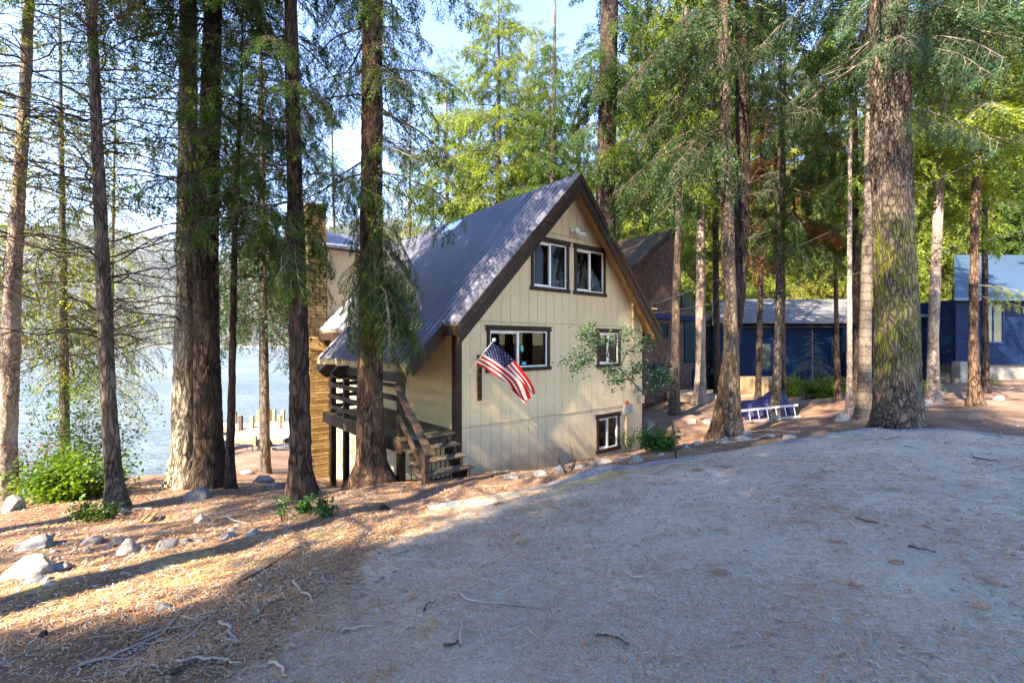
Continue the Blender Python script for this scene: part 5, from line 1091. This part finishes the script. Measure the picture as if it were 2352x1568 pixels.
# ------------------------------------------------------------------ neighbouring houses
def hl(px, py, s):
    t, h = hp(px, py, s); return t, O(h)
S2 = 4.8
br = empty('shingled_house', (A[0], A[1], CAMZ-ZB), ROT, 'dark brown shingled house with tall windows beyond the cabin corner', 'house')
T = lambda px, py, s=S2: hl(px, py, s)
def wallpoly(name, pts, s, th, mat, parent): return MB().prism([T(x, y, s) for x, y in pts][::-1], lambda a, b: (a, s, b), lambda a, b: (a, s+th, b)).build(name, mat, parent)
wallpoly('wall', [(1380, 930), (1563, 930), (1563, 540), (1540, 545), (1440, 635), (1380, 690)], S2, 4.0, M['shingle'], br)
wallpoly('roof', [(1370, 703), (1545, 536), (1572, 536), (1572, 528), (1541, 528), (1366, 694)], S2-.25, 4.6, M['trim'], br)
lw = wallpoly('lower_wall', [(1563, 930), (1640, 925), (1640, 722), (1563, 715)], S2+.3, 3.5, M['shingle'], br)
wallpoly('eave_band', [(1455, 727), (1610, 738), (1610, 726), (1455, 716)], S2-1.3, 1.3, M['blue2'], br)
wallpoly('porch_wall', [(1455, 925), (1562, 925), (1562, 733), (1455, 727)], S2-1.0, .12, M['shingle'], br)
def hwin(pts, s, parent, fr=.06, mat='dark'):
    (x0, y0), (x1, y1) = pts; a0, b1_ = T(x0, y0, s); a1, b0_ = T(x1, y1, s); m_ = MB()
    m_.box(a0, a1, s-.06, s, b0_-fr, b0_).box(a0, a1, s-.06, s, b1_, b1_+fr).box(a0-fr, a0, s-.06, s, b0_-fr, b1_+fr).box(a1, a1+fr, s-.06, s, b0_-fr, b1_+fr)
    o = m_.build('window', M['blue2'], parent); MB().box(a0, a1, s-.03, s-.004, b0_, b1_).build('window_pane', M['pane2'], o); return o
m, t, b = nt('reflecting_pane'); b.inputs['Base Color'].default_value = (.02, .04, .045, 1); b.inputs['Roughness'].default_value = .06; b.inputs['Specular IOR Level'].default_value = .35; M['pane2'] = m
hwin([(1500, 745), (1532, 775)], S2-1.0, br); hwin([(1572, 742), (1598, 830)], S2+.3, br); hwin([(1602, 742), (1632, 835)], S2+.3, br); hwin([(1590, 850), (1634, 880)], S2+.3, br); hwin([(1490, 840), (1520, 880)], S2-1.0, br)
gl_o = wallpoly('glass_gable', [(1566, 722), (1600, 722), (1600, 700), (1580, 672), (1566, 668)], S2+.8, .1, M['pane2'], br)
# blue houses facing the viewer
def wbox(mb, px0, px1, py0, py1, Y, dep, m=0):
    a = ray(px0, py1, Y); c = ray(px1, py0, Y); mb.box(a.x, c.x, Y, Y+dep, a.z, c.z, m); return mb
def far_house(name, label, x0, x1, y0, y1, Y):
    p = ray((x0+x1)/2, y1, Y); return empty(name, (0, 0, 0), 0, label, 'house')
def roofslab(parent, px0, px1, pyE, pyR, Y, run, mat, name='roof', th=.1, over=.3, shear=0):
    a = ray(px0, pyE, Y-over); c = ray(px1, pyE, Y-over); r0 = ray(px0+shear, pyR, Y+run); r1 = ray(px1+shear, pyR, Y+run)
    return MB().add([a, c, r1, r0]+[v+Vector((0, 0, th)) for v in (a, c, r1, r0)], MB.BF).build(name, mat, parent)
bh = far_house('blue_house', 'dark blue house with grey shingle roof beyond the fence', 1640, 1960, 745, 905, 27)
wbox(MB(), 1648, 1965, 748, 925, 27, 6).build('wall', M['blue'], bh)
roofslab(bh, 1636, 1975, 748, 690, 27, 6.5, M['greyroof'], over=.5)
wbox(MB(), 1640, 1972, 742, 752, 26.5, .08).build('eave_fascia', M['dark'], bh)
def fwin(parent, px0, px1, py0, py1, Y, mull=()):
    m_ = MB(); a = ray(px0, py1, Y); c = ray(px1, py0, Y); f_ = .08
    m_.box(a.x-f_, c.x+f_, Y-.06, Y, c.z, c.z+f_).box(a.x-f_, c.x+f_, Y-.06, Y, a.z-f_, a.z).box(a.x-f_, a.x, Y-.06, Y, a.z, c.z).box(c.x, c.x+f_, Y-.06, Y, a.z, c.z)
    for q in mull: x = a.x+(c.x-a.x)*q; m_.box(x-.03, x+.03, Y-.05, Y, a.z, c.z)
    o = m_.build('window', M['blue2'], parent); MB().box(a.x, c.x, Y-.03, Y-.004, a.z, c.z).build('window_pane', M['pane2'], o); return o
fwin(bh, 1735, 1770, 790, 850, 27); fwin(bh, 1862, 1880, 842, 905, 27); fwin(bh, 1908, 1925, 775, 830, 27, (.5,))
bh2 = far_house('blue_house', 'dark blue house with pale metal roof at the right edge', 2100, 2420, 690, 870, 21.5)
wbox(MB(), 2085, 2212, 733, 885, 22.2, 5).build('wall', M['blue'], bh2); wbox(MB(), 2195, 2560, 688, 838, 20.5, 6).build('wall', M['blue'], bh2)
wbox(MB(), 2208, 2560, 838, 885, 20.6, 5.8).build('foundation', M['concrete'], bh2); wbox(MB(), 2206, 2222, 830, 895, 20.2, .4).build('foundation_pier', M['concrete'], bh2)
roofslab(bh2, 2070, 2215, 728, 716, 22.2, 4, M['paleroof'], 'porch_roof', .12, .5)
roofslab(bh2, 2192, 2580, 690, 590, 20.5, 7, M['paleroof'], 'roof', .12, .6)
fwin(bh2, 2192, 2208, 755, 820, 22.2); fwin(bh2, 2258, 2300, 700, 785, 20.5, (.5,)); fwin(bh2, 2112, 2128, 760, 830, 22.2)
# fence of upright boards before the blue house
fe_ = empty('board_fence', ray(1700, 905, 24.5), 0, 'low dark fence of upright boards in front of the blue house', 'fence'); fo_ = fe_.location; rs = random.Random(3); m_ = MB()
xa = ray(1700, 900, 24.5).x; xb = ray(1975, 900, 24.5).x; x = xa
while x < xb:
    zt = ray(0, 868+6*math.sin((x-xa)*2.2), 24.5).z; zb_ = H(x, 24.5)-.1; m_.box(x-fo_.x, x+.13-fo_.x, rs.uniform(0, .02), .04, zb_-fo_.z, zt-fo_.z); x += .145
m_.build('fence_board', M['fencewood'], fe_); m_ = MB(); m_.box(0, xb-xa, .04, .09, ray(0, 880, 24.5).z-fo_.z, ray(0, 877, 24.5).z-fo_.z); m_.build('fence_rail', M['fencewood'], fe_)
pw = MB(); wbox(pw, 1700, 1778, 864, 916, 21.8, .04); o = pw.build('plywood_panel', plain('weathered_plywood', (.36, .24, .14), .85, .3, 2)); tag(o, 'weathered plywood panel standing behind the covered heap', 'panel')
# low wood platform
pf_ = MB(); pa = gi(1556, 922); y = 0
Yp = 21.4; xa = ray(1556, 905, Yp).x; xb = ray(1780, 905, Yp).x; zt = ray(0, 908, Yp).z; pe = empty('wood_platform', (xa, Yp, zt-.3), 0, 'low sunlit wood platform at the edge of the shingled house', 'platform')
while y < 2.6: pf_.box(0, xb-xa, y, y+.13, .26, .30); y += .14
pf_.build('deck_board', M['deckwood'], pe); MB().box(0, xb-xa, -.04, .0, .0, .29).box(-.04, 0, 0, 2.6, 0, .29).build('fascia', M['deckwood'], pe)
# covered heap under a dark blue tarp
m, t, b = nt('dark_blue_tarp'); b.inputs['Base Color'].default_value = (.012, .014, .085, 1); b.inputs['Roughness'].default_value = .42; g = N(t); g.bump(g.noise(g.coords((1, 1, 1)), 5, 5, .6, 1.5), .05, .8, b); M['tarp'] = m
tp = gi(1755, 958); Yt = tp.y+.5; NX, NY = 60, 26; vs = []; Wt = 108/F*Yt; 
tops = [(0, .62), (.25, .60), (.45, .70), (.68, .98), (.85, 1.0), (1, .75)]; hT = 56/F*Yt
for i in range(NX+1):
    a_ = i/NX; th_ = np.interp(a_, [q[0] for q in tops], [q[1] for q in tops])*hT
    for j in range(NY+1):
        b_ = j/NY; prof = 1-abs(2*b_-1)**5; z = th_*min(1, prof*1.0); ee = 1-abs(2*a_-1)**9; z *= ee
        fold = .04*math.sin(a_*34+2*math.sin(b_*5))*(1-prof*.75)+.03*noise.noise(Vector((a_*7, b_*4, 0)))
        vs.append(((a_-.5)*Wt*(1+.03*(1-prof)), (b_-.5)*1.1+fold, z-.05+.035*noise.noise(Vector((a_*9, b_*9, 4)))+.05*math.sin(a_*9)*prof*.5))
tpo = mesh_np('tarp_covered_heap', np.array(vs), grid_faces(NX+1, NY+1)[:, ::-1], None, [M['tarp']], smooth=True); tpo.location = (ray(1754, 950, Yt).x, Yt, tp.z); tag(tpo, 'heap under a dark blue tarp behind the ladder', 'covered heap')
# aluminium ladder lying on its side
lA, lB = gi(1652, 977), gi(1838, 958); lA.z += .03; lB.z += .03; le = empty('ladder', lA, 0, 'aluminium ladder lying on its side in front of the tarp covered heap', 'ladder'); d = lB-lA; upv = Vector((0, .12, .36))
MB().beam((0, 0, 0), tuple(d), .03, .07).build('side_rail', M['alu'], le); MB().beam(tuple(upv), tuple(d+upv), .03, .07).build('side_rail', M['alu'], le)
n_r = 9
for i in range(n_r): q = d*((i+.5)/n_r); MB().tube([tuple(q), tuple(q+upv)], .018, 7).build('rung', M['alu'], le)
# electric lines
def cable(p0, p1, sag, rad, label):
    n = 24; pts = [p0.lerp(p1, i/n)-Vector((0, 0, sag*4*(i/n)*(1-i/n)))-p0 for i in range(n+1)]; o = MB().tube(pts, rad, 6).build('power_line', M['cable'], smooth=True); o.location = p0; tag(o, label, 'cable')
cable(cw(7.25, -.3, 1.25), ray(3000, -60, 9.0), .5, .016, 'thick black power line running from the cabin eave up to the right')
cable(cw(7.28, -.3, .95), ray(3000, 330, 9.0), .35, .008, 'thin black line below the thick one, from the cabin to the right')
# ------------------------------------------------------------------ dock, loungers
dkx = empty('dock', (ray(612, 990, 40).x, 40, WATER_Z), 0, 'pale wooden dock reaching into the lake, framed by dark trunks', 'dock'); lo_ = dkx.location; zt = .62
m_ = MB()
def dbox(x0, x1, y0, y1):
    y = y0
    while y < y1-.01: m_.box(x0-lo_.x, x1-lo_.x, y-lo_.y, min(y+.19, y1)-lo_.y, zt-.06, zt); y += .2
dbox(-23.6, -18.2, 36.2, 44.5); dbox(-27.8, -23.65, 41.0, 43.6); m_.build('deck_board', M['dockwood'], dkx)
m_ = MB(); m_.box(-23.6-lo_.x, -18.2-lo_.x, 36.1-lo_.y, 36.19-lo_.y, zt-.35, zt).box(-27.8-lo_.x, -23.65-lo_.x, 40.9-lo_.y, 40.99-lo_.y, zt-.35, zt).box(-23.7-lo_.x, -23.61-lo_.x, 36.2-lo_.y, 44.4-lo_.y, zt-.35, zt); m_.build('dock_fascia', M['dockpost'], dkx)
for i, (px, Y) in enumerate([(540, 43.4), (553, 40.7), (579, 41), (594, 44.2), (619, 44.6), (630, 44.6), (642, 41.0), (650, 44.4), (585, 36.0)]):
    x = ray(px, 980, Y).x-lo_.x; h_ = 1.15 if i != 8 else .3; MB().box(x-.14, x+.14, Y-.14-lo_.y, Y+.14-lo_.y, -1.2, zt+h_).build('dock_post', M['dockpost'] if i != 1 else M['twig'], dkx)
def lounger(px, py, rz, label, parent=None):
    p = gi(px, py); e_ = empty('sun_lounger', p, rz, label, 'sun lounger'); cf = M['canvas']
    MB().box(-.33, .33, -.75, .75, .30, .35).build('frame', M['greybox'], e_)
    MB().prism([(-.70, .35), (-1.05, 1.0), (-1.09, .98), (-.75, .33)], lambda y, z: (-.32, y, z), lambda y, z: (.32, y, z)).build('backrest', cf, e_)
    MB().box(-.30, .30, -.70, .74, .35, .39).build('seat', cf, e_)
    for x in (-.30, .30):
        for y in (-.65, .68): MB().box(x-.025, x+.025, y-.025, y+.025, -.05, .30).build('leg', M['greybox'], e_)
        MB().box(x-.03, x+.03, -.55, .15, .55, .58).box(x-.02, x+.02, .12, .15, .3, .56).build('armrest', M['greybox'], e_)
M['canvas'] = plain('dark_purple_canvas', (.06, .045, .075), .8, .15, 8)
lounger(552, 1038, R(-25), 'dark lounger facing the lake beside the thin fir'); lounger(648, 1034, R(-60), 'pale framed lounger by the dock, partly behind the chimney side trunk')
# split wood scraps by the twin trunks
for i, (a_, b__, r_, lb) in enumerate([((322, 1204), (342, 1193), .018, 'yellow splintered wood scrap, lower one of the pair'), ((338, 1203), (358, 1190), .02, 'yellow splintered wood scrap, upper one of the pair')]):
    p, q = gi(*a_), gi(*b__); o = MB().beam((0, 0, .03), tuple(q-p+Vector((0, 0, .09))), r_*2.4, r_*1.4).build('wood_scrap', plain('splintered_wood%d' % i, (.28, .18, .09), .8, .3, 12, bump=.01, stretch=(1, 1, 6))); o.location = p; tag(o, lb, 'wood')

# ------------------------------------------------------------------ needle litter, small twigs and cones, nobody could count them
g_ = np.random.default_rng(77); NL = 240000
rr = 1.4*np.exp(g_.uniform(0, 1, NL)*math.log(16/1.4)); th = g_.uniform(-1.15, 1.15, NL); lx = rr*np.sin(th); ly = rr*np.cos(th)
clump = np.sin(lx*2.1+1.3*np.sin(ly*1.7))+np.sin(ly*2.6+lx*.9)+np.sin(lx*5.3-ly*3.1)*.5; edge = (lx+1.6)*.35
drv = np.clip((lx+1.6)*.7, 0, 1); keep = (g_.uniform(-2.5, 2.5, NL) < clump*(.9-.35*drv)+.9-np.clip(edge, -1, 1.0)-.75*drv) ; lx, ly, rr = lx[keep], ly[keep], rr[keep]
nc = 260; cr_ = 1.6*np.exp(g_.uniform(0, 1, nc)*math.log(5)); ct_ = g_.uniform(-1.1, 1.15, nc); ck = g_.integers(12, 60, nc); cxx = np.repeat(cr_*np.sin(ct_), ck); cyy = np.repeat(cr_*np.cos(ct_), ck); sp_ = np.repeat(g_.uniform(.03, .16, nc), ck)
lx = np.r_[lx, cxx+g_.normal(0, 1, len(cxx))*sp_]; ly = np.r_[ly, cyy+g_.normal(0, 1, len(cxx))*sp_*.8]; rr = np.hypot(lx, ly); NL = len(lx); isc = np.r_[np.zeros(NL-len(cxx), bool), np.ones(len(cxx), bool)]
# keep clear of the cabin
q = np.stack([lx-A[0], ly-A[1]], 1); tt = q@U; ss = q@V; keep = ~((tt > -.1) & (tt < 7.2) & (ss > -.05)); lx, ly, rr, isc = lx[keep], ly[keep], rr[keep], isc[keep]; NL = len(lx)
lz = ZG(lx, ly)+.004+g_.uniform(0, .012, NL); an = g_.uniform(0, np.pi, NL); ln = g_.uniform(.008, .024, NL)*np.where(lx > -1, .8, 1)*np.clip(rr/3, .8, 2.2); wd = .0011*np.clip(rr/2.2, .9, 4)*g_.uniform(.8, 1.6, NL); bend = g_.normal(0, .35, NL); tl = g_.normal(0, .15, NL)
dx, dy = np.cos(an), np.sin(an); LV = np.zeros((NL, 6, 3))
for k, (a_, s_) in enumerate(((-1, 0), (0, 1), (1, 0))):
    cx = lx+dx*ln*a_-dy*ln*bend*s_*.5; cy = ly+dy*ln*a_+dx*ln*bend*s_*.5; cz = lz+tl*ln*a_
    LV[:, k] = np.stack([cx-dy*wd, cy+dx*wd, cz], 1); LV[:, 5-k] = np.stack([cx+dy*wd, cy-dx*wd, cz+.0006], 1)
fb = np.array([[0, 1, 4, 5], [1, 2, 3, 4]]); LM = [plain('needle_tan', (.38, .29, .205), .8, .1), plain('needle_orange', (.46, .20, .075), .8, .1), plain('needle_brown', (.25, .15, .095), .8, .1), plain('needle_grey', (.48, .44, .39), .8, .1), plain('needle_black', (.12, .085, .07), .8, .1)]
lt = mesh_np('needle_litter', LV.reshape(-1, 3), (fb[None]+np.arange(NL)[:, None, None]*6).reshape(-1, 4), np.repeat(np.where(isc, g_.choice([1, 1, 0, 2], NL), g_.choice(5, NL, p=[.34, .36, .14, .08, .08])), 2), LM); tag(lt, 'fallen fir needles and twig bits scattered over drive and litter', 'needle litter', kind='stuff')
# finer broken twigs and pebbles, larger than needles
NP = 2600; rr = 1.6*np.exp(g_.uniform(0, 1, NP)*math.log(16/1.6)); th = g_.uniform(-1.15, 1.1, NP); lx = rr*np.sin(th); ly = rr*np.cos(th)
q = np.stack([lx-A[0], ly-A[1]], 1); keep = ~((q@U > -.2) & (q@U < 7.3) & (q@V > -.1)) & (g_.uniform(0, 1, NP) < np.where(lx > -1, .35, 1)); lx, ly, rr = lx[keep], ly[keep], rr[keep]; S = []
for x, y, r_ in zip(lx, ly, rr):
    a_ = g_.uniform(0, 6.28); l_ = g_.uniform(.03, .13)*min(2, max(.8, r_/4)); z = zg(x, y)+.005; rd = g_.uniform(.0012, .0035)*max(1, r_/4); k1 = g_.normal(0, .5)
    p0 = np.array([x, y, z]); p1 = p0+np.array([math.cos(a_), math.sin(a_), .08])*l_*.5; p2 = p1+np.array([math.cos(a_+k1), math.sin(a_+k1), -.05])*l_*.5; S += [(*p0, *p1, rd, rd*.8), (*p1, *p2, rd*.8, rd*.4)]
v, f, mi = pack(S, [], 4); tg = mesh_np('twig_litter', v, f, None, [plain('litter_twig', (.30, .24, .19), .9, .35, 2)]); tag(tg, 'short broken twigs strewn through the needle litter', 'twig litter', kind='stuff')
NP = 900; P = []; fs = []; ico = bmesh.new(); bmesh.ops.create_icosphere(ico, subdivisions=1, radius=1); iv = np.array([v.co for v in ico.verts]); if_ = np.array([[v.index for v in f_.verts] for f_ in ico.faces]); ico.free()
rr = 1.8*np.exp(g_.uniform(0, 1, NP)*math.log(14/1.8)); th = g_.uniform(-1.15, 1.1, NP); lx = rr*np.sin(th); ly = rr*np.cos(th); q = np.stack([lx-A[0], ly-A[1]], 1); keep = ~((q@U > -.2) & (q@U < 7.3) & (q@V > -.1)); lx, ly, rr = lx[keep], ly[keep], rr[keep]; NP = len(lx)
sz = g_.uniform(.004, .014, NP)*np.clip(rr/3, .8, 3)*np.where(lx < -1, 1.3, .8); hz2 = ZG(lx, ly)-.006; PV = iv[None]*sz[:, None, None]*g_.uniform(.6, 1.3, (NP, len(iv), 1))*np.array([1, 1, .6])+np.stack([lx, ly, hz2+.01], 1)[:, None]
pb_ = mesh_np('pebbles', PV.reshape(-1, 3), (if_[None]+np.arange(NP)[:, None, None]*len(iv)).reshape(-1, 3), None, [M['rock']], smooth=False); tag(pb_, 'small pebbles and cone scraps scattered in the litter', 'pebbles', kind='stuff')

# ------------------------------------------------------------------ thin air over the lake
hm = bpy.data.materials.new('haze_air'); hm.use_nodes = True; ht = hm.node_tree; ht.nodes.clear(); ho = ht.nodes.new('ShaderNodeOutputMaterial'); hv = ht.nodes.new('ShaderNodeVolumePrincipled')
hv.inputs['Color'].default_value = (.80, .88, 1, 1); hv.inputs['Density'].default_value = .00015; hv.inputs['Anisotropy'].default_value = .2; ht.links.new(hv.outputs[0], ho.inputs['Volume'])
hb = MB().box(-4100, 2900, -150, 5100, -40, 560).build('haze', hm); tag(hb, kind='stuff')
